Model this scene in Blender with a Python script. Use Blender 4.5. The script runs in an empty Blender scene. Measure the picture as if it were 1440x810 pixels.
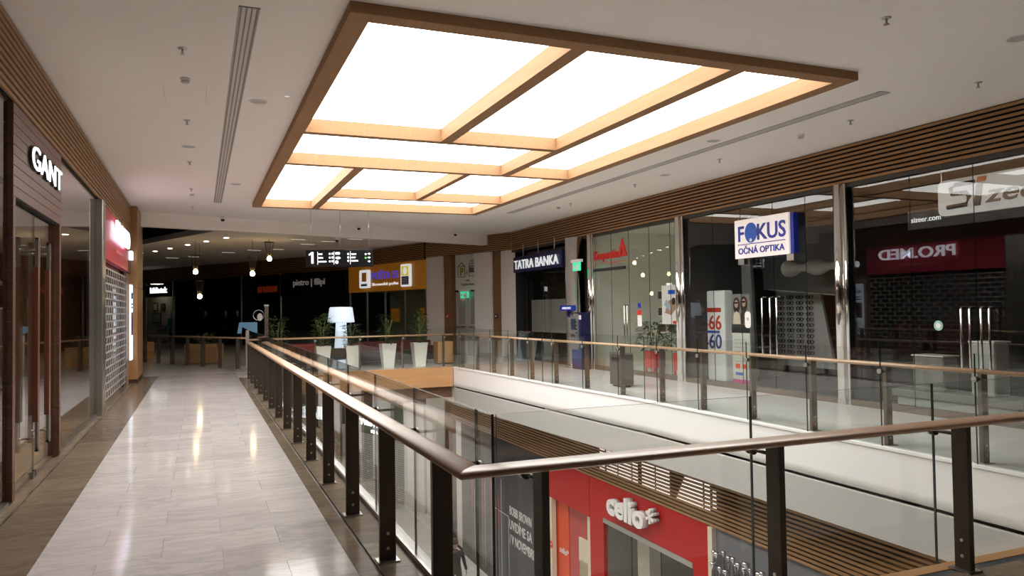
import bpy, bmesh, math, random
from mathutils import Matrix, Vector
random.seed(7)
PI = math.pi
scene = bpy.context.scene
COL = scene.collection

# ------------------------------------------------------------------ camera, world, exposure
def make_camera():
    yaw, pit, rol = math.radians(22.4124), math.radians(1.5816), math.radians(-.8279)
    fw = Vector((math.sin(yaw)*math.cos(pit), math.cos(yaw)*math.cos(pit), math.sin(pit)))
    r0 = Vector((math.cos(yaw), -math.sin(yaw), 0)); u0 = r0.cross(fw)
    c, s = math.cos(rol), math.sin(rol)
    rt = r0*c + u0*s; up = -r0*s + u0*c
    cam = bpy.data.cameras.new('camera'); o = bpy.data.objects.new('camera', cam); COL.objects.link(o)
    m = Matrix((rt, up, -fw)).transposed().to_4x4(); m.translation = (0, 0, 1.7)
    o.matrix_world = m
    cam.sensor_width = 36; cam.sensor_fit = 'HORIZONTAL'; cam.lens = 1067.25*36/1440
    cam.clip_start = .05; cam.clip_end = 300
    scene.camera = o
make_camera()
world = bpy.data.worlds.new('world'); scene.world = world; world.use_nodes = True
bg = world.node_tree.nodes['Background']
bg.inputs[0].default_value = (1, .93, .86, 1); bg.inputs[1].default_value = .02
vs = scene.view_settings
vs.view_transform = 'Standard'; vs.look = 'None'; vs.exposure = 0; vs.gamma = 1; vs.use_curve_mapping = False
scene.cycles.transparent_max_bounces = 32
scene.cycles.max_bounces = 14
scene.cycles.diffuse_bounces = 8
SKY = 7.0        # luminance of the luminous ceiling

# ------------------------------------------------------------------ materials
MATS = {}
def _base(name):
    m = bpy.data.materials.new(name); m.use_nodes = True
    nt = m.node_tree; b = nt.nodes['Principled BSDF']; MATS[name] = m
    return m, nt, b
def N(nt, t, **kw):
    n = nt.nodes.new(t)
    for k, v in kw.items(): setattr(n, k, v)
    return n
def mat(name, col, rough=.5, metal=0, var=.08, scale=6, stretch=(1, 1, 1), bump=0, emit=None, estr=0, spec=.5, rnd=0):
    m, nt, b = _base(name)
    tc = N(nt, 'ShaderNodeTexCoord'); mp = N(nt, 'ShaderNodeMapping'); mp.inputs['Scale'].default_value = stretch
    nt.links.new(tc.outputs['Object'], mp.inputs[0])
    no = N(nt, 'ShaderNodeTexNoise'); no.inputs['Scale'].default_value = scale; no.inputs['Detail'].default_value = 4
    nt.links.new(mp.outputs[0], no.inputs['Vector'])
    mx = N(nt, 'ShaderNodeMix', data_type='RGBA')
    lo = [max(0, c*(1-var)) for c in col[:3]]+[1]; hi = [min(1, c*(1+var)) for c in col[:3]]+[1]
    mx.inputs[6].default_value = lo; mx.inputs[7].default_value = hi
    nt.links.new(no.outputs['Fac'], mx.inputs[0])
    out = mx.outputs[2]
    if rnd:
        oi = N(nt, 'ShaderNodeObjectInfo'); mr = N(nt, 'ShaderNodeMapRange')
        mr.inputs[3].default_value = 1-rnd; mr.inputs[4].default_value = 1+rnd*.6
        nt.links.new(oi.outputs['Random'], mr.inputs[0])
        vm = N(nt, 'ShaderNodeVectorMath', operation='SCALE'); nt.links.new(out, vm.inputs[0]); nt.links.new(mr.outputs[0], vm.inputs[3])
        out = vm.outputs[0]
    nt.links.new(out, b.inputs['Base Color'])
    b.inputs['Roughness'].default_value = rough; b.inputs['Metallic'].default_value = metal
    b.inputs['Specular IOR Level'].default_value = spec
    if bump:
        bp = N(nt, 'ShaderNodeBump'); bp.inputs['Strength'].default_value = bump; bp.inputs['Distance'].default_value = .01
        nt.links.new(no.outputs['Fac'], bp.inputs['Height']); nt.links.new(bp.outputs[0], b.inputs['Normal'])
    if emit:
        b.inputs['Emission Color'].default_value = (*emit, 1); b.inputs['Emission Strength'].default_value = estr
    return m
def marble(name, col, vein, rough=.16, rnd=.08, scale=1.0, vstr=.5):
    m, nt, b = _base(name)
    tc = N(nt, 'ShaderNodeTexCoord'); oi = N(nt, 'ShaderNodeObjectInfo')
    ad = N(nt, 'ShaderNodeVectorMath', operation='ADD'); sc = N(nt, 'ShaderNodeVectorMath', operation='SCALE')
    cb = N(nt, 'ShaderNodeCombineXYZ')
    for i in range(3): nt.links.new(oi.outputs['Random'], cb.inputs[i])
    nt.links.new(cb.outputs[0], sc.inputs[0]); sc.inputs[3].default_value = 37
    nt.links.new(tc.outputs['Object'], ad.inputs[0]); nt.links.new(sc.outputs[0], ad.inputs[1])
    mp = N(nt, 'ShaderNodeMapping'); mp.inputs['Scale'].default_value = (.7*scale, 2.2*scale, 1); mp.inputs['Rotation'].default_value = (0, 0, .35)
    nt.links.new(ad.outputs[0], mp.inputs[0])
    n1 = N(nt, 'ShaderNodeTexNoise'); n1.inputs['Scale'].default_value = 2.2; n1.inputs['Detail'].default_value = 6; n1.inputs['Distortion'].default_value = 1.4
    nt.links.new(mp.outputs[0], n1.inputs['Vector'])
    sb = N(nt, 'ShaderNodeMath', operation='SUBTRACT'); sb.inputs[1].default_value = .5; nt.links.new(n1.outputs['Fac'], sb.inputs[0])
    ab = N(nt, 'ShaderNodeMath', operation='ABSOLUTE'); nt.links.new(sb.outputs[0], ab.inputs[0])
    mr = N(nt, 'ShaderNodeMapRange'); mr.inputs[2].default_value = .09; mr.inputs[3].default_value = vstr; mr.inputs[4].default_value = 0
    nt.links.new(ab.outputs[0], mr.inputs[0])
    n2 = N(nt, 'ShaderNodeTexNoise'); n2.inputs['Scale'].default_value = 1.1; n2.inputs['Detail'].default_value = 3
    nt.links.new(mp.outputs[0], n2.inputs['Vector'])
    ml = N(nt, 'ShaderNodeMath', operation='MULTIPLY'); nt.links.new(mr.outputs[0], ml.inputs[0]); nt.links.new(n2.outputs['Fac'], ml.inputs[1])
    mx = N(nt, 'ShaderNodeMix', data_type='RGBA'); mx.inputs[6].default_value = (*col, 1); mx.inputs[7].default_value = (*vein, 1)
    nt.links.new(ml.outputs[0], mx.inputs[0])
    mr2 = N(nt, 'ShaderNodeMapRange'); mr2.inputs[3].default_value = 1-rnd; mr2.inputs[4].default_value = 1+rnd*.5
    nt.links.new(oi.outputs['Random'], mr2.inputs[0])
    vm = N(nt, 'ShaderNodeVectorMath', operation='SCALE'); nt.links.new(mx.outputs[2], vm.inputs[0]); nt.links.new(mr2.outputs[0], vm.inputs[3])
    nt.links.new(vm.outputs[0], b.inputs['Base Color'])
    b.inputs['Roughness'].default_value = rough; b.inputs['Specular IOR Level'].default_value = .08
    return m
def glass(name, tint, spec=.042):
    m = bpy.data.materials.new(name); m.use_nodes = True; MATS[name] = m
    nt = m.node_tree; nt.nodes.clear()
    out = N(nt, 'ShaderNodeOutputMaterial'); mix = N(nt, 'ShaderNodeMixShader')
    tr = N(nt, 'ShaderNodeBsdfTransparent'); tr.inputs[0].default_value = (*tint, 1)
    gl = N(nt, 'ShaderNodeBsdfGlossy'); gl.inputs['Roughness'].default_value = 0; gl.inputs['Color'].default_value = (1, 1, 1, 1)
    ge = N(nt, 'ShaderNodeNewGeometry')
    dt = N(nt, 'ShaderNodeVectorMath', operation='DOT_PRODUCT'); nt.links.new(ge.outputs['Normal'], dt.inputs[0]); nt.links.new(ge.outputs['Incoming'], dt.inputs[1])
    ab = N(nt, 'ShaderNodeMath', operation='ABSOLUTE'); nt.links.new(dt.outputs['Value'], ab.inputs[0])
    iv = N(nt, 'ShaderNodeMath', operation='SUBTRACT'); iv.inputs[0].default_value = 1; nt.links.new(ab.outputs[0], iv.inputs[1])
    pw = N(nt, 'ShaderNodeMath', operation='POWER'); pw.inputs[1].default_value = 5; nt.links.new(iv.outputs[0], pw.inputs[0])
    ma = N(nt, 'ShaderNodeMath', operation='MULTIPLY_ADD'); ma.inputs[1].default_value = 1-spec; ma.inputs[2].default_value = spec
    nt.links.new(pw.outputs[0], ma.inputs[0])
    nt.links.new(ma.outputs[0], mix.inputs[0]); nt.links.new(tr.outputs[0], mix.inputs[1]); nt.links.new(gl.outputs[0], mix.inputs[2])
    nt.links.new(mix.outputs[0], out.inputs[0])
    return m
def emis(name, col, st): return mat(name, (.8*col[0], .8*col[1], .8*col[2]), .4, 0, .02, emit=col, estr=st)

plaster = mat('ceiling_plaster', (.90, .845, .79), .9, 0, .02, 3)
plaster2 = mat('white_paint', (.88, .86, .84), .55, 0, .02, 3)
greypaint = mat('grey_paint', (.47, .455, .43), .7, 0, .03, 3)
wallgrey = mat('light_grey_wall', (.72, .69, .66), .7, 0, .03, 2)
white_tile = marble('white_marble', (.68, .635, .615), (.36, .33, .315), .10, .09, 1.0, .6)
brown_tile = marble('brown_marble', (.235, .18, .128), (.12, .085, .06), .2, .22, 1.3, .9)
hall_tile = marble('hall_marble', (.74, .72, .70), (.5, .48, .46), .14, .02, .4)
lower_tile = marble('lower_marble', (.74, .73, .70), (.52, .5, .48), .2, .02, .4)
grout = mat('grout', (.34, .32, .30), .9)
darkgap = mat('dark_gap', (.02, .017, .015), .8)
slatwood = mat('slat_wood', (.34, .185, .075), .45, 0, .3, 4, (.6, .6, 14), rnd=.10)
slatback = mat('slat_backing', (.016, .011, .008), .9)
oak = mat('oak_veneer', (.335, .195, .105), .6, 0, .2, 3, (.5, .5, 9), spec=.06)
oakx = mat('oak_veneer_across', (.335, .195, .105), .6, 0, .2, 3, (9, .5, 9), spec=.06)
railwood = mat('rail_wood', (.60, .33, .17), .38, 0, .2, 3, (9, .6, 9), rnd=.06)
railwoodx = mat('rail_wood_across', (.60, .33, .17), .38, 0, .2, 3, (.6, 9, 9), rnd=.06)
fasciawood = mat('fascia_wood', (.50, .27, .115), .45, 0, .22, 2, (.4, .4, 12))
for w_ in (railwood, railwoodx):
    b_ = w_.node_tree.nodes['Principled BSDF']; b_.inputs['Coat Weight'].default_value = 1; b_.inputs['Coat Roughness'].default_value = .36; b_.inputs['Coat IOR'].default_value = 2.1; b_.inputs['Roughness'].default_value = .5
bronze = mat('bronze_metal', (.075, .056, .042), .42, .55, .1, 8)
bronzel = mat('bronze_light', (.16, .125, .095), .38, .6, .1, 8)
steel = mat('brushed_steel', (.55, .53, .5), .28, 1, .06, 30, (1, 1, .1))
chrome = mat('chrome', (.72, .70, .68), .07, 1, .03, 3)
clear = glass('clear_glass', (.955, .975, .963))
shopglass = glass('shop_glass', (.94, .955, .945), .03)
edgeg = mat('glass_edge', (.03, .05, .045), .2)
black = mat('black_gloss', (.006, .006, .007), .18)
blackm = mat('black_matt', (.02, .019, .019), .7)
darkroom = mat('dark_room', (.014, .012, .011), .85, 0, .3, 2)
darkbrown = mat('dark_brown_room', (.3, .17, .09), .7, 0, .4, 2)
roomgrey = mat('room_grey', (.78, .79, .71), .8, 0, .05, 1)
gantwood = mat('gant_wood', (.125, .055, .036), .4, 0, .25, 4, (.8, .8, 14), rnd=.10)
redbrown = mat('redbrown_wood', (.16, .055, .03), .35, 0, .2, 4, (9, 9, .8))
red = mat('red_gloss', (.47, .005, .004), .2, 0, .03, spec=.2)
redpink = mat('pharmacy_red', (.62, .05, .09), .35, 0, .03)
orange = mat('orange_red', (.75, .09, .02), .4)
signred = mat('sign_red', (.65, .03, .02), .4)
navy = mat('navy', (.012, .014, .075), .3)
blue = mat('sign_blue', (.012, .03, .36), .4)
blue2 = mat('bright_blue', (.01, .10, .55), .4)
white = mat('white_plastic', (.82, .80, .78), .4, 0, .02)
cream = mat('cream', (.72, .64, .5), .5)
potwhite = mat('pot_white', (.78, .76, .71), .35, 0, .02)
sofared = mat('sofa_red', (.24, .012, .014), .8)
sofadark = mat('sofa_dark', (.035, .03, .035), .85)
leafm = mat('leaf_green', (.055, .115, .022), .4, 0, .5, 8)
leafd = mat('leaf_dark', (.03, .075, .02), .4, 0, .5, 8)
stemm = mat('stem_green', (.17, .19, .05), .5)
postyel = mat('post_yellow', (.55, .22, .012), .5, emit=(.8, .3, .02), estr=.07)
tubem = mat('silver_tube', (.62, .62, .64), .14, 1, .03)
wallshop = mat('shop_grey_wall', (.20, .20, .215), .7)
skin = mat('skin', (.5, .3, .22), .6)
jacket = mat('dark_jacket', (.025, .025, .03), .85)
trouser = mat('dark_trousers', (.03, .032, .04), .9)
hairm = mat('dark_hair', (.03, .02, .015), .6)
panelm = emis('luminous_panel', (1, .98, .95), SKY)
lampm = emis('lamp_white', (.76, .88, 1), .62)
wallglow = emis('wall_glow_white', (1, .95, .92), 1.0)
led = emis('sign_white', (.95, .98, 1), 1.5)
led2 = emis('sign_mid_white', (.95, .98, 1), 2.2)
ledhi = emis('sign_bright_white', (.95, .98, 1), 4)
ledsoft = emis('sign_soft_white', (.95, .97, 1), .55)
ledpro = emis('pharmacy_white', (.86, .9, 1), 3.6)
bulb = emis('warm_bulb', (1, .72, .38), 28)
downm = emis('downlight', (1, .86, .66), 26)
greenled = emis('exit_green', (.05, .85, .42), .6)
ledgreen = emis('sign_green', (.1, .8, .1), 1)

# ------------------------------------------------------------------ builders
def link(name, me, parent=None, m=None):
    o = bpy.data.objects.new(name, me); COL.objects.link(o)
    if parent: o.parent = parent
    if m is not None and me is not None:
        for k in (m if isinstance(m, (list, tuple)) else [m]): me.materials.append(k)
    return o
def tag(o, label=None, cat=None, group=None, kind=None):
    for k, v in (('label', label), ('category', cat), ('group', group), ('kind', kind)):
        if v: o[k] = v
    return o
def thing(name, label, cat, loc=(0, 0, 0), rotz=0, group=None):
    o = link(name, None); o.location = loc; o.rotation_euler = (0, 0, rotz)
    return tag(o, label, cat, group)
def struct(o, label=None): return tag(o, label, None, None, 'structure')
def sempty(name, loc=(0, 0, 0), rotz=0, label=None):
    o = link(name, None); o.location = loc; o.rotation_euler = (0, 0, rotz); return struct(o, label)
def pydata(name, v, f, m, parent=None, smooth=False):
    me = bpy.data.meshes.new(name); me.from_pydata(v, [], f); me.update()
    if smooth: me.shade_smooth()
    return link(name, me, parent, m)
def bm_box(bm, x0, x1, y0, y1, z0, z1):
    vs_ = [bm.verts.new(p) for p in ((x0,y0,z0),(x1,y0,z0),(x1,y1,z0),(x0,y1,z0),(x0,y0,z1),(x1,y0,z1),(x1,y1,z1),(x0,y1,z1))]
    for f in ((0,3,2,1),(4,5,6,7),(0,1,5,4),(1,2,6,5),(2,3,7,6),(3,0,4,7)): bm.faces.new([vs_[i] for i in f])
def boxmesh(name, boxes, bevel=0, seg=2):
    bm = bmesh.new()
    for b in boxes: bm_box(bm, *b)
    if bevel: bmesh.ops.bevel(bm, geom=bm.edges[:], offset=bevel, segments=seg, affect='EDGES', profile=.5)
    me = bpy.data.meshes.new(name); bm.to_mesh(me); bm.free(); return me
def box(name, x0, x1, y0, y1, z0, z1, m, parent=None, bevel=0):
    return link(name, boxmesh(name, [(x0,x1,y0,y1,z0,z1)], bevel), parent, m)
def boxes(name, bl, m, parent=None, bevel=0): return link(name, boxmesh(name, bl, bevel), parent, m)
def pane(name, x0, x1, y0, y1, z0, z1, parent=None, gm=None):
    """a sheet of glass with thickness; the narrow sides carry the darker edge colour"""
    me = boxmesh(name, [(x0,x1,y0,y1,z0,z1)])
    d = (x1-x0, y1-y0, z1-z0); ax = d.index(min(d))
    for p in me.polygons: p.material_index = 0 if abs(p.normal[ax]) > .5 else 1
    return link(name, me, parent, [gm or clear, edgeg])
def lathe(name, prof, m, parent=None, seg=16, loc=(0, 0, 0), axis='z', smooth=True, ring=False):
    v, f = [], []
    n = len(prof)
    for i in range(seg):
        a = 2*PI*i/seg
        for r, z in prof:
            p = (r*math.cos(a), r*math.sin(a), z)
            if axis == 'x': p = (p[2], p[0], p[1])
            elif axis == 'y': p = (p[0], p[2], -p[1])
            v.append((p[0]+loc[0], p[1]+loc[1], p[2]+loc[2]))
    for i in range(seg):
        j = (i+1) % seg
        for k in range(n-1): f.append((i*n+k, j*n+k, j*n+k+1, i*n+k+1))
    if ring: f += [(i*n+n-1, (i+1) % seg*n+n-1, (i+1) % seg*n, i*n) for i in range(seg)]
    else: f.append(tuple(i*n for i in range(seg))[::-1]); f.append(tuple(i*n+n-1 for i in range(seg)))
    me = bpy.data.meshes.new(name); me.from_pydata(v, [], f); me.validate(); me.update()
    bm = bmesh.new(); bm.from_mesh(me); bmesh.ops.recalc_face_normals(bm, faces=bm.faces[:]); bm.to_mesh(me); bm.free()
    if smooth:
        for p in me.polygons: p.use_smooth = len(p.vertices) == 4
    return link(name, me, parent, m)
def cyl(name, r, z0, z1, m, parent=None, seg=16, loc=(0, 0, 0), axis='z'):
    return lathe(name, [(r, z0), (r, z1)], m, parent, seg, loc, axis)
def tube(name, pts, r, m, parent=None, seg=8):
    pts = [Vector(p) for p in pts]; v, f = [], []
    for i, p in enumerate(pts):
        d = (pts[min(i+1, len(pts)-1)]-pts[max(i-1, 0)]).normalized()
        a = Vector((0, 0, 1)) if abs(d.z) < .9 else Vector((1, 0, 0))
        s = d.cross(a).normalized(); t = s.cross(d)
        rr = r[i] if isinstance(r, (list, tuple)) else r
        for k in range(seg):
            q = p + (s*math.cos(2*PI*k/seg)+t*math.sin(2*PI*k/seg))*rr; v.append(q[:])
    for i in range(len(pts)-1):
        for k in range(seg):
            l = (k+1) % seg; f.append((i*seg+k, i*seg+l, (i+1)*seg+l, (i+1)*seg+k))
    f.append(tuple(range(seg))[::-1]); f.append(tuple(range((len(pts)-1)*seg, len(pts)*seg)))
    o = pydata(name, v, f, m, parent)
    for p in o.data.polygons: p.use_smooth = len(p.vertices) == 4
    return o
def prism(name, poly, y0, y1, m, parent=None, plane='xz'):
    """extrude a polygon: plane xz -> thickness along y; plane xy -> thickness along z"""
    n = len(poly)
    if plane == 'xz': v = [(a, y0, b) for a, b in poly]+[(a, y1, b) for a, b in poly]
    else: v = [(a, b, y0) for a, b in poly]+[(a, b, y1) for a, b in poly]
    f = [tuple(range(n)), tuple(range(2*n-1, n-1, -1))]+[(i, i+n, (i+1) % n+n, (i+1) % n) for i in range(n)]
    o = pydata(name, v, f, m, parent)
    bm = bmesh.new(); bm.from_mesh(o.data); bmesh.ops.recalc_face_normals(bm, faces=bm.faces[:]); bm.to_mesh(o.data); bm.free()
    return o
def ell(cx, cz, rx, rz, n=20): return [(cx+rx*math.cos(2*PI*i/n), cz+rz*math.sin(2*PI*i/n)) for i in range(n)]
def rrect(x0, x1, z0, z1, r, n=5):
    p = []
    for cx, cz, a0 in ((x1-r, z1-r, 0), (x0+r, z1-r, PI/2), (x0+r, z0+r, PI), (x1-r, z0+r, 1.5*PI)):
        for i in range(n+1): a = a0+PI/2*i/n; p.append((cx+r*math.cos(a), cz+r*math.sin(a)))
    return p
def text(name, s, size, m, parent, x, z, y=-.005, ext=.006, bold=0, align='CENTER', width=None, shear=0, flip=False):
    cu = bpy.data.curves.new(name, 'FONT'); cu.body = s; cu.size = size; cu.extrude = ext; cu.offset = bold*size
    cu.resolution_u = 3; cu.shear = shear
    ob = bpy.data.objects.new(name, cu)
    me = bpy.data.meshes.new_from_object(ob); bpy.data.objects.remove(ob); bpy.data.curves.remove(cu)
    xs = [v.co.x for v in me.vertices]; ys = [v.co.y for v in me.vertices]
    if xs:
        w = max(xs)-min(xs); k = (width/w) if width else 1
        off = {'CENTER': (max(xs)+min(xs))/2, 'LEFT': min(xs), 'RIGHT': max(xs)}[align]
        for v in me.vertices: v.co = ((v.co.x-off)*k+x, y-v.co.z, v.co.y+z)
    me.materials.clear()
    return link(name, me, parent, m)
def shared(o, parent=None, loc=None, rotz=None):
    c = o.copy(); COL.objects.link(c)
    if parent: c.parent = parent
    if loc is not None: c.location = loc
    if rotz is not None: c.rotation_euler = (0, 0, rotz)
    return c
def copy_tree(o, parent=None):
    c = o.copy(); COL.objects.link(c); c.parent = parent
    for ch in list(o.children): copy_tree(ch, c)
    return c
def plan(L, R): return math.atan2(R[1]-L[1], R[0]-L[0]), math.hypot(R[0]-L[0], R[1]-L[1])

XL, XR = -1.55, 10.2          # shop fronts on either side
CZ = 4.4                      # ceiling
LF = -6.3                     # lower floor
A_, T_, M_, B_ = (8.3, 29.0), (10.2, 24.6), (6.36, 35.25), (-3.67, 52.38)

# ------------------------------------------------------------------ floor
floor = sempty('floor', label='polished marble walkway floor')
prism('slab', [(-1.75, -9), (1.36, -9), (1.36, 21.7), (1.5, 23), (-1.75, 23)], -.45, -.014, grout, floor, 'xy')
tw, tl = .8, .45
full = boxmesh('tile', [(-tw/2+.001, tw/2-.001, -tl/2+.001, tl/2-.001, -.014, 0)]); full.materials.append(white_tile)
half = boxmesh('tile', [(-tw/4+.001, tw/4-.001, -tl/2+.001, tl/2-.001, -.014, 0)]); half.materials.append(white_tile)
for r in range(52):
    y = -.4+tl*(r+.5)
    if y > 23: break
    xs = [(-1.05+.4, full), (-1.05+1.2, full), (-1.05+1.8, half)] if r % 2 == 0 else [(-1.05+.2, half), (-1.05+.8, full), (-1.05+1.6, full)]
    for x, me in xs:
        t = link('tile', me, floor); t.location = (x, y, 0)
for (x0, x1) in ((-1.49, -1.05), (.95, 1.07), (1.095, 1.36)):
    bt = boxmesh('border_tile', [(x0+.001, x1-.001, .001, .599, -.014, 0)]); bt.materials.append(brown_tile)
    for k in range(40):
        if -.4+k*.6 > (22.9 if x0 < 0 else 21.1): break
        t = link('border_tile', bt, floor); t.location = (0, -.4+k*.6, 0)
prism('rear_paving', [(-1.49, -9), (1.36, -9), (1.36, -.42), (-1.49, -.42)], -.014, 0, white_tile, floor, 'xy')
box('threshold_strip', -1.508, -1.492, -9, 23, -.014, .002, steel, floor)
box('shop_threshold', -1.75, -1.51, -9, 23, -.014, 0, brown_tile, floor)
# the cross walkway nearer than the opening
f2 = sempty('floor', label='brown stone paving before the atrium opening')
prism('slab', [(1.36, -9), (10.2, -9), (10.2, 2.9), (1.36, 2.9)], -.45, 0, hall_tile, f2, 'xy')
prism('border', [(1.36, 2.9), (10.2, 2.9), (10.2, 3.4), (1.36, 3.4)], -.45, 0, brown_tile, f2, 'xy')
box('gutter', 1.36, 7.6, 3.4, 3.47, -.45, -.004, mat('dark_slate', (.05, .055, .06), .5), f2)
box('edge_board', 1.40, 7.6, 3.47, 3.57, -.6, .0, fasciawood, f2, .004)
# hall floor beyond and the opposite walkway
EDGE = [(7.5, 3.57), (7.5, 12), (7.28, 16), (7.0, 21.7)]
f3 = sempty('floor', label='pale polished floor of the opposite walkway and far hall')
prism('paving', [(x+.12, y) for x, y in EDGE]+[(7.12, 24), (10.2, 24.6), (10.2, 3.57)], -.45, 0, hall_tile, f3, 'xy')
prism('paving', [(1.36, 21.85), (7.12, 21.85), (7.12, 24), (10.2, 24.6), (8.3, 29), (6.36, 35.25), (-3.67, 52.38), (-10, 52), (-10, 23), (1.36, 23)], -.45, 0, hall_tile, f3, 'xy')
# edges of the opening
def sweep_edge(name, prof, m, parent, line):
    """profile of (outward offset, z) swept along the plan line; outward = -x side"""
    v, f = [], []
    for i, (x, y) in enumerate(line):
        for o_, z in prof: v.append((x-o_, y, z))
    n = len(prof)
    for i in range(len(line)-1):
        for k in range(n-1): f.append((i*n+k, i*n+k+1, (i+1)*n+k+1, (i+1)*n+k))
    o = pydata(name, v, f, m, parent); 
    bm = bmesh.new(); bm.from_mesh(o.data); bmesh.ops.recalc_face_normals(bm, faces=bm.faces[:]); bm.to_mesh(o.data); bm.free()
    for p in o.data.polygons:
        zs = [o.data.vertices[i].co.z for i in p.vertices]; p.use_smooth = max(zs)-min(zs) < .05 and max(zs) < -.4
    return o
rnd = [(-.02-.10*(1-math.cos(a)), -.46-.14*math.sin(a)) for a in [PI/2*i/8 for i in range(9)]]
tr1 = sempty('trim_1', label='white rounded fascia of the opposite walkway slab')
sweep_edge('fascia', [(-.13, 0), (0, 0), (0, -.03), (-.012, -.034), (-.02, -.04)]+rnd+[(-.16, -.6)], plaster2, tr1, EDGE)
sweep_edge('shadow_gap', [(-.10, -.58), (-.10, -.635)], darkgap, tr1, EDGE)
sweep_edge('lower_fascia', [(-.14, -.632), (-.03, -.632), (-.03, -1.12), (-.5, -1.12)], greypaint, tr1, EDGE)
tr2 = sempty('trim_2', label='oak veneered slab edge at the far end of the opening')
box('edge_board', 1.4, 7.0, 21.7, 21.85, -.58, .0, fasciawood, tr2, .003)
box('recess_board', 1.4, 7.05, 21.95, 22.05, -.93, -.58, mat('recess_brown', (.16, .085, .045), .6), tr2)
tr3 = sempty('trim_3', label='white slab edge under the near glass railing')
box('ledge', 1.362, 1.47, 3.57, 21.7, -.6, -.012, plaster2, tr3, .006)
box('metal_angle', 1.345, 1.362, 3.57, 21.7, -.05, .035, steel, tr3)

# ------------------------------------------------------------------ ceiling
SX0, SX1, SY0, SY1 = 1.22, 7.1, 6.55, 19.7
ceil = sempty('ceiling', label='white plaster mall ceiling')
BL, BR = (-1.75, 22.1), (10.2, 25.9)
boxes('plaster_field', [(-1.75, SX0+.02, -9, 22, CZ, CZ+.3), (SX1-.02, 10.3, -9, 22, CZ, CZ+.3), (SX0+.02, SX1-.02, -9, SY0+.02, CZ, CZ+.3), (SX0+.02, SX1-.02, SY1-.02, 22, CZ, CZ+.3)], plaster, ceil)
prism('plaster_field', [(-1.75, 22), (10.3, 22), (10.3, 26), BL], CZ, CZ+.3, plaster, ceil, 'xy')
# drop beam at the end of the ceiling
rz, ln = plan(BL, BR)
be = box('drop_beam', 0, ln, -.02, .25, CZ-.37, CZ+.3, plaster, ceil); be.location = (BL[0], BL[1], 0); be.rotation_euler = (0, 0, rz)
for nm, (px_, py_) in {'h': (-.39, 10.1)}.items():
    boxes('access_hatch', [(-.39, -.386, 9.7, 10.45, CZ-.002, CZ+.01), (.086, .09, 9.7, 10.45, CZ-.002, CZ+.01)], greypaint, ceil)
# far hall ceiling, with the dark open well left of it
ceil2 = sempty('ceiling', label='dim ceiling of the far hall')
prism('plaster_field', [(1.9, 23.4), (10.3, 26), (8.5, 29.3), (6.6, 35.5), (-3.3, 53), (-8, 46.5)], CZ, CZ+.2, plaster, ceil2, 'xy')
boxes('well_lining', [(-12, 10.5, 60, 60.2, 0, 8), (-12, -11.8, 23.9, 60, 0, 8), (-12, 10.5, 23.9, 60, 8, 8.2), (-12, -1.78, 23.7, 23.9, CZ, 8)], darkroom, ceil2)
# linear slot diffusers
def slot(x, y0, y1, label, w=.09):
    t = thing('slot_diffuser', label, 'air diffuser', (x, y0, CZ), 0, 'linear ceiling diffusers')
    L = y1-y0
    boxes('frame', [(-w, -w+.012, 0, L, -.008, .01), (w-.012, w, 0, L, -.008, .01), (-w, w, 0, .012, -.008, .01), (-w, w, L-.012, L, -.008, .01)], greypaint, t)
    box('slot_back', -w, w, 0, L, -.001, .004, mat('slot_dark', (.3, .28, .26), .8), t)
    for k in (-1, 0, 1): box('blade', k*.045-.014, k*.045+.014, 0, L, -.006, .004, mat('blade_grey', (.62, .59, .56), .6), t)
slot(.42, 7.0, 19.8, 'long grey slot diffuser in the ceiling above the shop walkway')
slot(8.09, 7.05, 19.7, 'long grey slot diffuser in the ceiling between light panel and slats')
def sprinkler(x, y, label, g):
    t = thing('sprinkler', label, 'sprinkler', (x, y, CZ), 0, g)
    lathe('rosette', [(.045, 0), (.045, -.006), (.02, -.012)], steel, t, 12)
    lathe('head', [(.012, -.01), (.012, -.05), (.006, -.055)], steel, t, 8)
    cyl('deflector', .026, -.066, -.060, steel, t, 10)
for y in (8.34, 11.45, 14.56, 17.71, 20.78): sprinkler(-.15, y, 'small chrome sprinkler head in the ceiling above the white marble walkway', 'sprinklers over the near walkway')
for y in (6.36, 8.34, 11.38, 14.32, 17.44): sprinkler(8.86, y, 'small chrome sprinkler head in the ceiling alongside the slatted band', 'sprinklers over the opposite walkway')
sprinkler(6.01, 5.2, 'small chrome sprinkler head before the front edge of the light panel', None)
def detector(x, y, label, g):
    t = thing('smoke_detector', label, 'smoke detector', (x, y, CZ), 0, g)
    lathe('base', [(.055, 0), (.055, -.022), (.05, -.025)], white, t, 16)
    lathe('chamber', [(.036, -.022), (.036, -.03), (.045, -.036), (.045, -.05), (.035, -.058)], mat('detector_white', (.6, .58, .52), .5), t, 16)
for y in (9.4, 18.44): detector(-.14, y, 'round white smoke detector in the ceiling above the white marble walkway', 'smoke detectors over the near walkway')
for y in (9.34, 18.15): detector(8.86, y, 'round white smoke detector in the ceiling alongside the slatted band', 'smoke detectors over the opposite walkway')
def speaker(x, y, label, g):
    t = thing('ceiling_speaker', label, 'speaker', (x, y, CZ), 0, g)
    lathe('rim', [(.12, 0), (.118, -.006), (.105, -.008), (.10, -.004)], white, t, 24)
    cyl('grille', .10, -.005, .0, greypaint, t, 24)
for x, y in ((.71, 10.14), (.72, 16.85), (-.15, 13.26)): speaker(x, y, 'flush round loudspeaker in the ceiling above the white marble walkway', 'speakers over the near walkway')
for x, y in ((7.78, 10.14), (8.83, 13.11), (7.78, 5.14)): speaker(x, y, 'flush round loudspeaker in the ceiling between light panel and slatted band', 'speakers over the opposite walkway')
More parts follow.
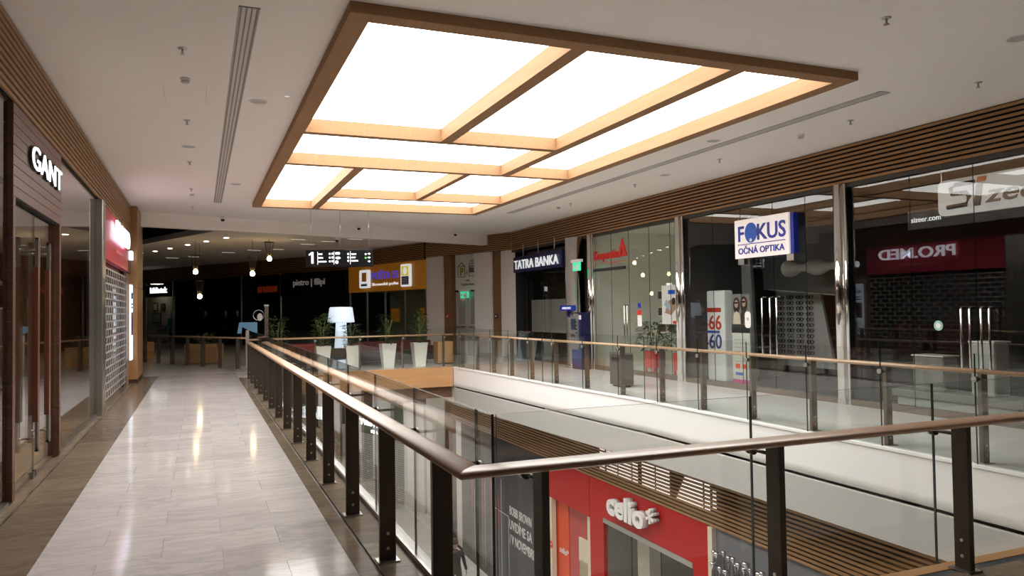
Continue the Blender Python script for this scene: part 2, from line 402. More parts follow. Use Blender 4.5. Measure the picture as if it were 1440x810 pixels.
for x, y, lb in ((1.02, 9.75, 'small flush emergency light beside the light panel frame'), ):
    t = thing('emergency_light', lb, 'light', (x, y, CZ)); box('plate', -.06, .06, -.03, .03, -.006, .0, white, t, .002); box('lens', -.03, .03, -.012, .012, -.012, -.006, ledsoft, t)
def dome(p, label, g=None):
    t = thing('dome_camera', label, 'camera', p, 0, g)
    lathe('mount', [(.04, 0), (.04, -.05), (.06, -.06), (.06, -.09)], white, t, 12)
    lathe('dome', [(.055, -.09), (.05, -.12), (.03, -.145), (.004, -.15)], black, t, 12)
for x, y in ((.61, 22.55), (4.65, 23.85), (8.2, 24.95)): dome((x, y, CZ), 'small dark dome camera under the ceiling by the drop beam', 'dome cameras by the drop beam')

# luminous ceiling
LZ, PZ = 4.3, 4.51
lum = thing('luminous_ceiling', 'large oak framed luminous ceiling with white panels over the atrium', 'ceiling light', (0, 0, 0))
fr = .2
for b in ((SX0, SX0+fr, SY0, SY1), (SX1-fr, SX1, SY0, SY1)): box('frame', *b, LZ, PZ, oak, lum, .004)
for b in ((SX0+fr, SX1-fr, SY0, SY0+fr), (SX0+fr, SX1-fr, SY1-fr, SY1)): box('frame', *b, LZ+.001, PZ, oakx, lum, .004)
ix0, ix1, iy0, iy1 = SX0+fr, SX1-fr, SY0+fr, SY1-fr
for b in ((3.47, 3.65, iy0, 11.2), (5.44, 5.62, iy0, 13.67), (2.62, 2.8, 13.84, iy1), (4.74, 4.88, 13.84, 17.4)): box('beam', *b, LZ+.003, PZ, oak, lum, .003)
for b in ((ix0, 5.44, 11.2, 11.36), (ix0, ix1, 13.67, 13.84), (2.8, ix1, 17.4, 17.56)): box('beam', *b, LZ+.002, PZ, oakx, lum, .003)
for b in ((ix0, 3.47, iy0, 11.2), (3.65, 5.44, iy0, 11.2), (5.62, ix1, iy0, 13.67), (ix0, 5.44, 11.36, 13.67), (ix0, 2.62, 13.84, iy1), (2.8, 4.74, 13.84, 17.4), (4.88, ix1, 13.84, 17.4), (2.8, ix1, 17.56, iy1)):
    box('light_panel', b[0]+.012, b[1]-.012, b[2]+.012, b[3]-.012, PZ-.01, PZ+.01, panelm, lum)
box('cover', SX0, SX1, SY0, SY1, PZ+.02, PZ+.05, blackm, lum)

# ------------------------------------------------------------------ slatted bands
def slats(name, L, R, z0, z1, label, n=9, h=.041, d=.03, back=.09, cap=True):
    rz_, ln_ = plan(L, R)
    t = sempty(name, (L[0], L[1], 0), rz_, label)
    box('backing', 0, ln_, .04, .04+back, z0, z1, slatback, t)
    pitch = (z1-z0)/n
    me = boxmesh('slat', [(0, ln_, 0, d, -h/2, h/2)], .003, 1); me.materials.append(slatwood)
    for k in range(n):
        s = link('slat', me, t); s.location = (0, 0, z0+pitch*(k+.5))
    return t
slats('trim_4', (10.12, 24.6), (10.12, -9), 3.74, CZ, 'brown wooden slatted band above the opposite shops', 9)
slats('trim_5', (XL, -9), (XL, 21.5), 3.66, CZ-.04, 'brown wooden slatted band above the near shops', 10)
slats('trim_6', (A_[0]-.05, A_[1]-.05), (T_[0]-.05, T_[1]-.05), 3.78, CZ, 'wooden slatted band above the white doorway piers', 9)
slats('trim_7', (M_[0]-.1, M_[1]), (A_[0]-.1, A_[1]), 3.72, CZ, 'wooden slatted band above the yellow post office sign', 9)
slats('trim_8', B_, M_, 3.62, CZ, 'wooden slatted band above the dark far shops', 9)
box('side_backing', XL-.25, XL-.12, -9, 23, 3.62, CZ, slatback, sempty('trim_9', label='dark backing above the near shop windows'))

# ------------------------------------------------------------------ railings
def rail_run(name, label, P, Q, posts, out, ztop, glass_off, joints, post_m, rail_m, zrail=.955, rw=.075, arm=True, cat='railing', flat=False, bolts=True, ends=(0, 0), pw=(.02, .055)):
    """P->Q centreline of the posts in plan; out = +1/-1: glass on the left/right hand side of P->Q"""
    rz_, ln_ = plan(P, Q)
    t = thing(name, label, cat, (P[0], P[1], 0), rz_)
    a, b = pw
    for x in posts:
        p = box('post', x-a, x+a, -b, b, .008, zrail-.03, post_m, t, .003)
        box('base_plate', x-.06, x+.06, -.075, .075, 0, .01, steel, p)
        if bolts:
            for z in (.09, .19): cyl('bolt', .011, -a-.006, a+.006, steel, p, 8, (x, 0, z), 'x')
        if arm:
            y0, y1 = sorted((out*b*.6, out*(glass_off+.012)))
            cyl('clamp_arm', .011, y0, y1, bronze, p, 8, (x, 0, zrail-.10), 'y')
            y0, y1 = sorted((out*(glass_off+.008), out*(glass_off+.024)))
            cyl('clamp_button', .03, y0, y1, steel, p, 12, (x, 0, zrail-.10), 'y')
            y0, y1 = sorted((out*(glass_off-.024), out*(glass_off-.008)))
            cyl('clamp_button', .03, y0, y1, bronze, p, 12, (x, 0, zrail-.10), 'y')
    if flat: box('handrail', -ends[0], ln_+ends[1], -rw*.5, rw*.5, zrail-.03, zrail, rail_m, t, .01)
    else:
        n = 28; v = []; f = []
        for x in (-ends[0], ln_+ends[1]):
            for i in range(n):
                an = 2*PI*i/n
                sn = math.sin(an); v.append((x, rw*math.copysign(abs(math.cos(an))**.8, math.cos(an)), zrail-.028+math.copysign(abs(sn)**.7, sn)*(.028 if sn > 0 else .022)))
        # mitre the ends
        for i in range(n):
            yy = v[i][1]
            v[i] = (v[i][0]+ends[0]*0+(yy*ends_m[name][0] if name in ends_m else 0), yy, v[i][2])
            yy = v[n+i][1]; v[n+i] = (v[n+i][0]+(yy*ends_m[name][1] if name in ends_m else 0), yy, v[n+i][2])
        for i in range(n): j = (i+1) % n; f.append((i, j, n+j, n+i))
        f += [tuple(range(n)), tuple(range(2*n-1, n-1, -1))]
        o = pydata('handrail', v, f, rail_m, t)
        bm = bmesh.new(); bm.from_mesh(o.data); bmesh.ops.recalc_face_normals(bm, faces=bm.faces[:]); bm.to_mesh(o.data); bm.free()
        for p in o.data.polygons: p.use_smooth = len(p.vertices) == 4
    y0, y1 = sorted((out*(glass_off-.007), out*(glass_off+.007)))
    for j0, j1 in zip(joints[:-1], joints[1:]): pane('glass_pane', j0+.004, j1-.004, y0, y1, -.16, ztop, t)
    return t
ends_m = {'near_railing': (-1, 0), 'cross_railing': (1, 0)}
# along the near walkway (P at the corner, running away from the camera), glass to its right-hand side (+x)
py = [3.88+1.272*k for k in range(14)]
rail_run('near_railing', 'bronze post and glass railing with rounded wooden handrail beside the white marble walkway', (1.18, 3.42), (1.18, 20.6),
         [y-3.42 for y in py], -1, 1.165, .20, [.21]+[y-3.42 for y in py]+[17.18], bronze, railwoodx)
cx = [1.55, 3.0, 4.5, 5.95]
rail_run('cross_railing', 'bronze post and glass railing across the near end of the atrium opening', (1.18, 3.42), (7.6, 3.42),
         [x-1.18 for x in cx], 1, 1.165, .20, [.21]+[x-1.18 for x in cx[1:]]+[6.2], bronze, railwoodx)
fy = [20.9-1.21*k for k in range(14)]
def edge_x(y):
    for (x0, y0), (x1, y1) in zip(EDGE[:-1], EDGE[1:]):
        if y0 <= y <= y1: return x0+(x1-x0)*(y-y0)/(y1-y0)
    return 7.5
segs = [((7.0, 21.7), (7.28, 16)), ((7.28, 16), (7.5, 12)), ((7.5, 12), (7.5, 3.57))]
names = ['glass railing of the opposite walkway by the white pier doorway', 'glass railing of the opposite walkway by the grey litter bin', 'glass railing of the opposite walkway before the optician and shoe shop']
for (P, Q), lb in zip(segs, names):
    P2, Q2 = (P[0]+.16, P[1]), (Q[0]+.16, Q[1])
    rz_, ln_ = plan(P2, Q2)
    n = max(2, round(ln_/1.2)); st = ln_/n
    rail_run('opposite_railing', lb, P2, Q2, [st*(k+.35) for k in range(n)], -1, 1.16, .11, [0]+[st*(k+.35) for k in range(n)]+[ln_], bronzel, railwood, zrail=.99, rw=.05, pw=(.025, .045))
rail_run('end_railing', 'glass railing on the oak slab edge before the white planters', (1.25, 21.95), (7.1, 21.95), [.5+1.26*k for k in range(5)], -1, 1.16, .11,
         [0]+[.5+1.26*k for k in range(5)]+[5.8], bronzel, railwoodx, zrail=.985, rw=.045)
rail_run('hall_railing', 'distant glass railing at the end of the marble walkway before the dark shops', (-1.95, 30.0), (1.25, 24.0), [.4+1.0*k for k in range(7)], -1, 1.0, .08,
         [0, 2.4, 4.4, 6.7], bronzel, railwood, zrail=.97, rw=.045, arm=False, bolts=False)

# ------------------------------------------------------------------ near shops (left wall)
wl = sempty('wall_left', label='dark interiors behind the near shop windows')
boxes('room_shell', [(-6.2, -6.0, -9, 23, 0, CZ), (-6.2, -1.75, -9, 23, CZ-.2, CZ), (-6.2, -1.75, -9, 23, -.3, -.02), (-6.2, -1.7, -9.2, -9, 0, CZ), (-6, -1.8, 15.0, 15.1, 0, 3.66), (-6, -1.75, 22.9, 23, 0, CZ)], darkbrown, wl)
GX = -1.6
def lw_panes(name, label, ys, z0, z1):
    w = sempty(name, (GX, ys[0], 0), PI/2, label)
    for a, b in zip(ys[:-1], ys[1:]): pane('pane', a-ys[0]+.003, b-ys[0]-.003, 0, .012, z0, z1, w, shopglass)
    box('bottom_channel', 0, ys[-1]-ys[0], -.02, .03, 0, .04, steel, w)
    return w
lw_panes('window_1', 'clear shop window before the dark wood portal', [-9, -5, -1, 3, 5.6, 8.05], .02, 3.66)
lw_panes('window_2', 'clear shop window between wood portal and steel pillar', [10.68, 14.42], .02, 3.66)
# clothes shop portal
pt = thing('shop_portal', 'dark brown plank clad shop portal with lit white lettering', 'portal', (-1.56, 8.08, 0), PI/2)
W = 2.58
for k in range(9):
    z0 = 2.80+k*.0955
    box('plank', 0, W, 0, .05, z0+.002, z0+.0935, gantwood, pt, .003)
for k in range(29):
    z0 = .02+k*.0959
    for x0, x1 in ((0, .10), (W-.10, W)): box('plank', x0, x1, 0, .05, z0+.001, z0+.0945, gantwood, pt, .002)
box('core', .01, W-.01, .02, .14, 2.79, 3.66, slatback, pt)
box('jamb', 0, .1, .05, .16, 0, 2.8, redbrown, pt); box('jamb', W-.1, W, .05, .16, 0, 2.8, redbrown, pt)
text('letters', 'GANT', .34, led, pt, 1.50, 3.18, -.04, .006, -.004, width=1.72)
text('letter_returns', 'GANT', .36, mat('letter_black', (.02, .02, .02), .4), pt, 1.50, 3.18, -.012, .02, .004, width=1.72)
def leaf(x0, x1, hx, label):
    d = thing('glass_door', label, 'door', (-1.62, 8.08+x0, 0), PI/2)
    w = x1-x0
    pane('pane', 0, w, 0, .012, .03, 2.76, d, shopglass)
    h = box('handle', hx-.045, hx+.045, -.10, -.05, .62, 2.2, redbrown, d, .006)
    for z0, z1 in ((.32, .62), (2.2, 2.5)): boxes('handle_end', [(hx-.045, hx-.02, -.10, -.07, z0, z1), (hx+.02, hx+.045, -.10, -.07, z0, z1), (hx-.045, hx+.045, -.10, -.07, z0 if z0 < 1 else z1-.025, z0+.025 if z0 < 1 else z1)], steel, h)
    for z in (.45, 2.38): cyl('standoff', .012, -.08, .01, steel, h, 8, (hx, 0, z), 'y')
    box('floor_lock', w-.1 if hx > w/2 else .02, w-.02 if hx > w/2 else .1, -.02, .03, .0, .07, steel, d)
leaf(.12, 1.28, .86, 'glass door leaf with tall brown handle beside the window pane with the bare edge')
leaf(1.30, 2.46, .30, 'glass door leaf with tall brown handle hinged next to the steel pillar side window')
# steel pillar
sp = thing('shop_pillar', 'steel clad pillar between clothes shop window and red pharmacy', 'pillar', (-1.5, 14.45, 0), PI/2)
box('cladding', 0, .36, 0, .2, 0, 3.66, steel, sp, .01); box('cladding', .38, .62, .02, .2, 0, 3.66, steel, sp, .01)
box('reveal', .355, .385, .03, .18, 0, 3.66, darkgap, sp)
# pharmacy
ph = thing('pharmacy_front', 'red pharmacy fascia with glowing white sign over a closed roller grille', 'shop front', (-1.56, 15.1, 0), PI/2)
box('fascia', 0, 5.05, 0, .12, 2.72, 3.66, redpink, ph, .006)
text('lit_letters', 'PRO.MED', .50, ledpro, ph, 3.0, 3.2, -.07, .02, .016, width=2.9)
box('faint_strip', 2.3, 3.7, -.006, 0, 2.97, 3.03, mat('faint_pink', (.75, .25, .3), .5), ph)
gb = [(.05, 5.0, .05, .056, .12+k*.145-.016, .12+k*.145+.016) for k in range(18)]
for k in range(13):
    for r in range(17):
        xx = .15+k*.38+(.19 if r % 2 else 0)
        if xx < 4.98: gb.append((xx-.03, xx+.03, .048, .058, .12+r*.145, .12+(r+1)*.145))
boxes('roller_grille', gb, mat('grille_steel', (.6, .58, .57), .4, .6), ph)['kind'] = 'stuff'
box('guide_rail', 0, .05, .03, .09, 0, 2.72, steel, ph); box('guide_rail', 5.0, 5.05, .03, .09, 0, 2.72, steel, ph)
pane('display_pane', .05, 5.0, .14, .152, 0, 2.72, ph, shopglass)
boxes('counter', [(.3, 4.8, .9, 1.0, 0, .95)], redpink, ph); boxes('shelf_wall', [(.2, 4.9, 2.6, 2.7, 0, 2.6)], mat('pharm_wall', (.45, .4, .42), .7), ph)
gmk = mat('print_black', (.03, .03, .035), .5)
# small dark shop next to it
ds = thing('dark_shop_sign', 'narrow dark shop fascia with small glowing sign beside the oak end column', 'shop sign', (-1.56, 20.2, 0), PI/2)
box('fascia', 0, .72, 0, .1, 2.70, 3.62, mat('umber', (.045, .03, .02), .3), ds); box('fascia_lower', 0, .72, .05, .1, 0, 2.70, darkbrown, ds)
prism('lit_box', rrect(.25, .62, 3.03, 3.24, .05), -.06, 0, emis('soft_white_box', (.85, .92, 1), 3), ds)
ps = thing('lit_poster', 'pale lit poster reading NOVÝ on the narrow dark shop front', 'poster', (-1.51, 20.2, 0), PI/2)
box('light_box', .08, .66, 0, .04, .6, 2.42, mat('poster_lit', (.6, .65, .68), .5, emit=(.7, .85, 1), estr=1.1), ps)
text('headline', 'NOVÝ', .2, gmk, ps, .37, 2.08, -.003, .003, .01, width=.42); boxes('text_line', [(.18, .56, -.004, 0, 1.93, 1.97), (.2, .54, -.004, 0, 1.85, 1.89)], gmk, ps)
prism('picture', [(.14, 1.2), (.60, 1.2), (.60, 1.75), (.14, 1.75)], -.004, 0, mat('poster_brown', (.3, .12, .09), .6), ps); prism('swirl', ell(.37, 1.47, .14, .2), -.008, -.004, mat('poster_dark', (.05, .03, .03), .6), ps)
cm = thing('oak_column', 'oak clad column ending the near shop row', 'column', (-1.42, 20.95, 0), PI/2)
box('cladding', 0, 2.0, 0, .35, 0, CZ-.02, mat('column_oak', (.33, .17, .07), .4, 0, .2, 3, (9, 9, .5)), cm, .01)
box('joint', -.001, 2.001, -.001, .3, 2.36, 2.37, darkgap, cm); box('skirting', -.01, 2.01, -.01, .36, 0, .1, bronze, cm)

# ------------------------------------------------------------------ opposite shops (right wall)
wr = sempty('wall_right', label='interiors behind the opposite shop windows')
def room(name, ya, yb, depth, m, back=None):
    boxes(name, [(XR+.05, XR+depth, yb-.05, yb, 0, 3.9), (XR+.05, XR+depth, ya, ya+.05, 0, 3.9), (XR, XR+depth, yb, ya, 3.85, 3.95), (XR, XR+depth, yb, ya, -.1, -.002)], m, wr)
    box('back_wall', XR+depth, XR+depth+.1, yb, ya, 0, 3.9, back or m, wr)
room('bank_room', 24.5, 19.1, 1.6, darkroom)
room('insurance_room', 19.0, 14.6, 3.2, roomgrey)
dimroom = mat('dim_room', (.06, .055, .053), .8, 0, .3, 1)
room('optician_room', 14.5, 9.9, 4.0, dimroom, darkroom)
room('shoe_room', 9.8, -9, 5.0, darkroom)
box('head_beam', XR-.05, XR+.1, -9, 24.6, 3.68, 3.76, mat('head_dark', (.05, .045, .04), .4, .3), sempty('trim_10', label='dark head channel over the opposite shop windows'))
box('lower_plinth', XR-.06, XR+.1, -9, 19.0, 0, .10, mat('plinth_brown', (.13, .095, .07), .4), sempty('baseboard_right', label='brown plinth under the opposite shop windows'))
def rw_panes(name, label, ys, z0, z1, x=XR):
    w = sempty(name, (x, ys[0], 0), -PI/2, label)
    for a, b in zip(ys[:-1], ys[1:]): pane('pane', ys[0]-a+.003, ys[0]-b-.003, 0, .012, z0, z1, w, shopglass)
    return w
w3 = rw_panes('window_3', 'insurance office glass front', [18.65, 17.75, 16.85, 15.9, 15.0, 14.62], .1, 3.68)
w4 = rw_panes('window_4', 'optician glass front', [14.42, 13.4, 12.5, 11.55, 10.7, 9.95], .1, 3.68)
w5 = rw_panes('window_5', 'shoe shop glass front', [9.72, 8.5, 7.45, 6.4, 5, 3, 0, -4, -9], .1, 3.68)
def mullion(y, label):
    t = thing('chrome_mullion', label, 'pillar', (XR-.09, y, 0), -PI/2)
    cyl('tube', .085, 0, 3.74, chrome, t, 20); cyl('side_tube', .032, 0, 3.74, chrome, t, 12, (.13, .02, 0)); box('web', 0, .13, .01, .03, 0, 3.74, steel, t)
mullion(18.77, 'polished chrome mullion between round bank column and insurance office')
mullion(14.52, 'polished chrome mullion between insurance office and optician')
mullion(9.83, 'polished chrome mullion between optician and shoe shop')
# bank
bank = thing('bank_shop', 'dark tiled bank front with pale cabinets behind glass', 'shop front', (XR+.25, 24.4, 0), -PI/2)
for r in range(9):
    for k in range(4): box('wall_panel', k*1.1+.003, k*1.1+1.097, .8, .84, .1+r*.4, .1+r*.4+.395, mat('bank_black', (.06, .048, .034), .2, rnd=.2) if (r == 0 and k == 0) else MATS['bank_black'], bank)
for x0, x1 in ((.1, .95), (1.0, 1.65), (1.75, 3.2)): box('cabinet', x0, x1, .3, .75, .9, 2.0, mat('cabinet_grey', (.42, .40, .38), .5, rnd=.2) if x0 < .2 else MATS['cabinet_grey'], bank, .01)
pane('front_pane', .0, 3.6, 0, .012, .05, 3.66, bank, shopglass)
bk = thing('bank_sign', 'navy hanging sign with white TATRA BANKA lettering', 'sign', (9.9, 23.85, 0), -PI/2)
box('board', 0, 3.75, 0, .14, 2.93, 3.44, navy, bk, .005)
text('letters', 'TATRA BANKA', .42, ledsoft, bk, 1.85, 3.03, -.03, .012, .006, width=3.4)
for x in (.7, 1.9, 3.1): cyl('hanger', .018, 3.44, 3.85, steel, bk, 8, (x, .07, 0))
rc = thing('chrome_column', 'thick polished chrome column beside the cash machine', 'column', (10.02, 19.5, 0))
lathe('shaft', [(.31, 0), (.31, .12), (.29, .13), (.29, 3.72)], chrome, rc, 32); lathe('foot_ring', [(.31, 0), (.33, 0), (.33, .05), (.31, .05)], steel, rc, 32, ring=True)
atm = thing('cash_machine', 'dark blue and grey cash machine beside the chrome column', 'cash machine', (9.72, 19.2, 0), -PI/2)
box('body', 0, .60, 0, .27, 0, 1.58, navy, atm, .01); prism('fascia_panel', rrect(.03, .45, .55, 1.55, .03), -.05, 0, mat('atm_grey', (.24, .24, .25), .4, .3), atm)
box('screen', .09, .36, -.06, -.05, 1.1, 1.4, mat('atm_screen', (.05, .06, .09), .15), atm); box('keypad', .10, .34, -.10, -.05, .92, .97, steel, atm)
for k in range(4): box('card_slot', .37, .43, -.062, -.05, 1.0+k*.1, 1.03+k*.1, black, atm)
box('lower_panel', .03, .57, -.02, 0, .08, .52, mat('atm_blue', (.012, .03, .16), .4), atm); box('notice', .47, .59, -.01, 0, 1.38, 1.5, white, atm)
box('header', -.55, .35, -.09, -.03, 1.63, 1.78, blue, atm); text('header_letters', 'BANKOMAT', .09, ledsoft, atm, -.1, 1.67, -.10, .003, width=.55); box('header_arm', .1, .2, -.05, .02, 1.5, 1.64, steel, atm)
def exit_sign(loc, rot, label, arrow=1):
    t = thing('exit_sign', label, 'exit sign', loc, rot)
    box('housing', -.30, .30, 0, .08, .26, .34, white, t, .005); box('light_plate', -.24, .24, .03, .045, .02, .26, greenled, t)
    prism('door_symbol', [(.02, .04), (.14, .04), (.14, .22), (.02, .22)], .022, .03, white, t)
    prism('runner', [(-.10, .05), (-.06, .05), (-.03, .11), (.0, .06), (.02, .07), (-.01, .14), (-.02, .2), (-.06, .2), (-.05, .14)], .022, .03, white, t)
    prism('arrow', [(-.22, .13), (-.15, .19), (-.15, .15), (-.11, .15), (-.11, .11), (-.15, .11), (-.15, .07)], .022, .03, white, t)
exit_sign((9.75, 18.95, 2.72), -PI/2, 'green lit emergency exit sign under a white bar beside the chrome column')
# insurance office
ko = thing('insurance_sign', 'red Kooperativa lettering with triangle on the office glass', 'sign', (XR-.03, 18.65, 0), -PI/2)
text('letters', 'Kooperativa', .34, signred, ko, .72, 3.02, 0, .02, .012, width=1.35)
prism('triangle', [(1.32, 3.03), (1.78, 3.03), (1.55, 3.50)], -.02, .02, signred, ko); prism('triangle_notch', [(1.46, 3.07), (1.58, 3.07), (1.55, 3.28)], -.03, -.02, mat('dark_red', (.3, .02, .01), .5), ko)
box('underline', .05, 1.78, -.01, .01, 2.90, 2.915, signred, ko); box('light_bar', -.02, 1.72, -.05, .0, 2.69, 2.77, blackm, ko, .005); box('bar_end', -.07, -.02, -.05, 0, 2.69, 2.77, white, ko)
def handles(xs, y, z0, z1, win, y0):
    t = win
    for dx in [d+y0-y for d in xs]:
        tube('bar_handle', [(dx, 0, z0), (dx, -.09, z0), (dx, -.10, z0+.02), (dx, -.10, z1-.02), (dx, -.09, z1), (dx, 0, z1)], .017, chrome, t, 8)
handles((0, .14), 16.95, .75, 1.75, w3, 18.65)
handles((0, .22, .40), 11.78, .72, 1.85, w4, 14.42)
handles((0, .13, .3, .42), 7.62, .75, 1.62, w5, 9.72)
ip = thing('hanging_poster', 'white poster with a person and blue card hanging inside the office glass', 'poster', (10.45, 15.75, 0), -PI/2)
box('sheet', 0, .62, 0, .012, 1.28, 2.22, white, ip); box('headline', .28, .56, -.004, 0, 2.0, 2.1, blue2, ip)
prism('picture', [(.12, 1.55), (.4, 1.5), (.58, 1.65), (.58, 1.9), (.3, 1.85)], -.004, 0, mat('poster_skin', (.42, .25, .17), .6), ip); prism('card', [(.1, 1.75), (.34, 1.6), (.42, 1.7), (.2, 1.88)], -.008, -.004, mat('poster_grey', (.4, .45, .55), .6), ip)
prism('hair', ell(.5, 1.83, .07, .09), -.009, -.004, hairm, ip); box('logo', .46, .6, -.004, 0, 1.29, 1.36, signred, ip); box('hanger', .2, .42, 0, .02, 2.22, 2.27, ledsoft, ip)
nt_ = thing('door_notice', 'small red and white notice on the insurance office glass', 'notice', (XR-.012, 16.45, 0), -PI/2)
box('sheet', 0, .20, -.004, 0, 1.22, 1.62, white, nt_); box('red_header', 0, .20, -.007, -.004, 1.5, 1.62, signred, nt_); box('blue_sticker', .03, .16, -.007, 0, 1.68, 1.8, blue, nt_)
for i, (x, z) in enumerate([(x, z) for z in (.95, 1.42, 1.9) for x in (0, .5)]):
    t = thing('wall_picture', 'small dark framed picture on the grey office wall', 'picture', (12.4, 18.9-x, z), -PI/2, 'framed pictures in the insurance office')
    box('frame', 0, .42, 0, .02, 0, .28, white, t); box('print', .03, .39, -.006, 0, .03, .25, mat('print_brown', (.09, .06, .05), .5) if i == 0 else MATS['print_brown'], t)
def leaves(name, parent, n, base, spread, h0, h1, m, ln_=(.10, .22), droop=.4, rs=1):
    rnd_ = random.Random(rs); v, f = [], []
    for i in range(n):
        a = rnd_.uniform(0, 2*PI); z = rnd_.uniform(h0, h1); r = spread*rnd_.uniform(.1, .75)*(1-.35*abs((z-h0)/(h1-h0+.001)-.45))
        p = Vector((base[0]+r*math.cos(a), base[1]+r*math.sin(a), z)); a2 = a+rnd_.uniform(-.7, .7)
        L = rnd_.uniform(*ln_); d = Vector((math.cos(a2), math.sin(a2), rnd_.uniform(-.1, .8))).normalized(); s = d.cross(Vector((0, 0, 1))).normalized()*L*.16
        q1 = p+d*L*.5; q2 = p+d*L-Vector((0, 0, droop*L*.5)); k = len(v)
        v += [p[:], (q1+s)[:], (q1-s)[:], (q1+Vector((0, 0, -.012)))[:], q2[:]]
        f += [(k, k+1, k+3), (k, k+3, k+2), (k+1, k+4, k+3), (k+3, k+4, k+2)]
    o = pydata(name, v, f, m, parent, True); o['kind'] = 'stuff'; return o
def red_pot(y, label, w, s):
    t = thing('potted_plant', label, 'potted plant', (11.0, y, 0), -PI/2)
    boxes('pot', [(-w, w, -.19, .19, .12, .56)], signred, t, .02)
    for sx in (-1, 1):
        for sy in (-1, 1): box('pot_leg', sx*(w-.04)-.02, sx*(w-.04)+.02, sy*.15-.02, sy*.15+.02, 0, .13, signred, t)
    for k in range(4): a = k*1.6+s; tube('stem', [(0.05*math.cos(a), .05*math.sin(a), .5), (.1*math.cos(a), .1*math.sin(a), .9), (.22*math.cos(a), .22*math.sin(a), 1.25)], .01, stemm, t, 5)
    leaves('foliage', t, 150, (0, 0), .55, .62, 1.3, leafd, (.16, .32), .7, s)
red_pot(16.95, 'tall leafy plant in a red pot behind the office glass', .22, 3)
red_pot(15.6, 'leafy plant in the red pot beside the hanging poster', .26, 5)
tb = thing('side_table', 'low round table standing in the insurance office', 'table', (11.5, 17.9, 0)); lathe('top', [(.4, .72), (.4, .75), (.38, .755)], white, tb, 20); cyl('leg', .03, .02, .72, steel, tb, 10); lathe('base', [(.25, 0), (.24, .02), (.05, .03)], steel, tb, 18)
bn = thing('litter_bin', 'grey steel litter bin on the opposite walkway behind the railing', 'litter bin', (8.25, 14.5, 0), -PI/2)
box('body', 0, .5, 0, .3, .04, .70, mat('bin_bronze', (.17, .15, .13), .35, .7), bn, .012); box('lid', -.01, .51, -.01, .31, .70, .74, steel, bn, .01); box('opening', .1, .4, -.004, .004, .54, .63, black, bn); box('foot', .05, .45, .05, .25, 0, .04, black, bn)
# optician
fo = thing('optician_sign', 'white illuminated FOKUS OČNÁ OPTIKA box sign with blue letters', 'sign', (10.02, 12.44, 0), -PI/2)
box('box_face', 0, 1.52, 0, .04, 2.64, 3.41, mat('fokus_face', (.8, .74, .72), .4, emit=(1, .9, .86), estr=.33), fo, .004); box('box_body', .01, 1.6, .04, .15, 2.65, 3.40, blue, fo)
text('big_letters', 'F', .43, blue, fo, .20, 2.98, -.004, .006, .018); text('big_letters', 'KUS', .43, blue, fo, 1.06, 2.98, -.004, .006, .018, width=.78)
prism('blue_disc', ell(.49, 3.13, .175, .2, 28), -.010, 0, blue2, fo); prism('disc_dot', ell(.49, 2.985, .035, .035, 14), -.014, -.009, white, fo)
box('rule', .09, 1.43, -.008, 0, 2.905, 2.92, blue, fo); text('small_letters', 'OČNÁ OPTIKA', .17, blue, fo, .76, 2.725, -.004, .005, .02, width=1.3)
for x in (.05, 1.42): box('bracket', x, x+.18, .03, .12, 2.52, 2.64, steel, fo)
lc = thing('promotion_column', 'white promotion column with red 66 and blue 60 behind optician glass', 'display', (10.85, 14.68, 0), -PI/2)
box('body', 0, .80, 0, .25, 0, 2.05, mat('promo_white', (.72, .72, .70), .5, emit=(1, 1, .98), estr=.12), lc, .04)
text('red_figures', '-66', .46, mat('promo_red', (.62, .06, .03), .5), lc, .39, 1.17, -.006, .004, .014, width=.6); text('blue_figures', '-60', .46, mat('promo_blue', (.02, .05, .24), .5), lc, .39, .74, -.006, .004, .014, width=.6)
box('red_bar', .14, .68, -.006, 0, 1.56, 1.66, MATS['promo_red'], lc); box('blue_bar', .18, .62, -.006, 0, 1.08, 1.14, blue2, lc); box('blue_bar', .14, .68, -.006, 0, .62, .68, blue2, lc)
pp = thing('portrait_banner', 'tall banner with two portraits above pale text in the optician window', 'banner', (10.65, 13.38, 0), -PI/2)
box('sheet', 0, .58, 0, .03, .05, 1.95, mat('banner_pale', (.6, .62, .58), .6), pp)
box('photo', 0, .58, -.004, 0, 1.30, 1.95, mat('photo_grey', (.25, .23, .22), .6), pp); box('caption', 0, .58, -.006, 0, 1.12, 1.30, blackm, pp); box('pink_foot', 0, .58, -.006, 0, .05, .13, mat('pink', (.6, .05, .25), .5), pp)
for cx_, cz_ in ((.17, 1.74), (.41, 1.76)):
    prism('portrait_hair', ell(cx_, cz_-.03, .11, .17), -.008, -.004, hairm, pp); prism('portrait_face', ell(cx_, cz_, .06, .085), -.012, -.008, skin, pp); prism('portrait_glasses', rrect(cx_-.055, cx_+.055, cz_+.005, cz_+.035, .012), -.015, -.012, black, pp)
prism('portrait_dress', [(.05, 1.31), (.3, 1.31), (.27, 1.53), (.17, 1.58), (.08, 1.53)], -.010, -.006, cream, pp); prism('portrait_dress', [(.3, 1.31), (.56, 1.31), (.53, 1.55), (.41, 1.6), (.31, 1.53)], -.011, -.006, mat('brown_dress', (.06, .04, .03), .7), pp)
for k, (w_, z_) in enumerate(((.40, .96), (.46, .88), (.42, .80), (.36, .72), (.3, .5))): box('text_line', .08, .08+w_, -.005, 0, z_, z_+.028, greypaint, pp)
for x in (.1, .32): box('offer_mark', x, x+.14, -.005, 0, .36, .46, orange, pp)
box('logo_line', .1, .34, -.005, 0, .22, .28, blue2, pp)
sl = thing('slanted_partition', 'dark slanted partition panel behind the optician glass', 'partition', (11.6, 14.3, 0), -PI/2)
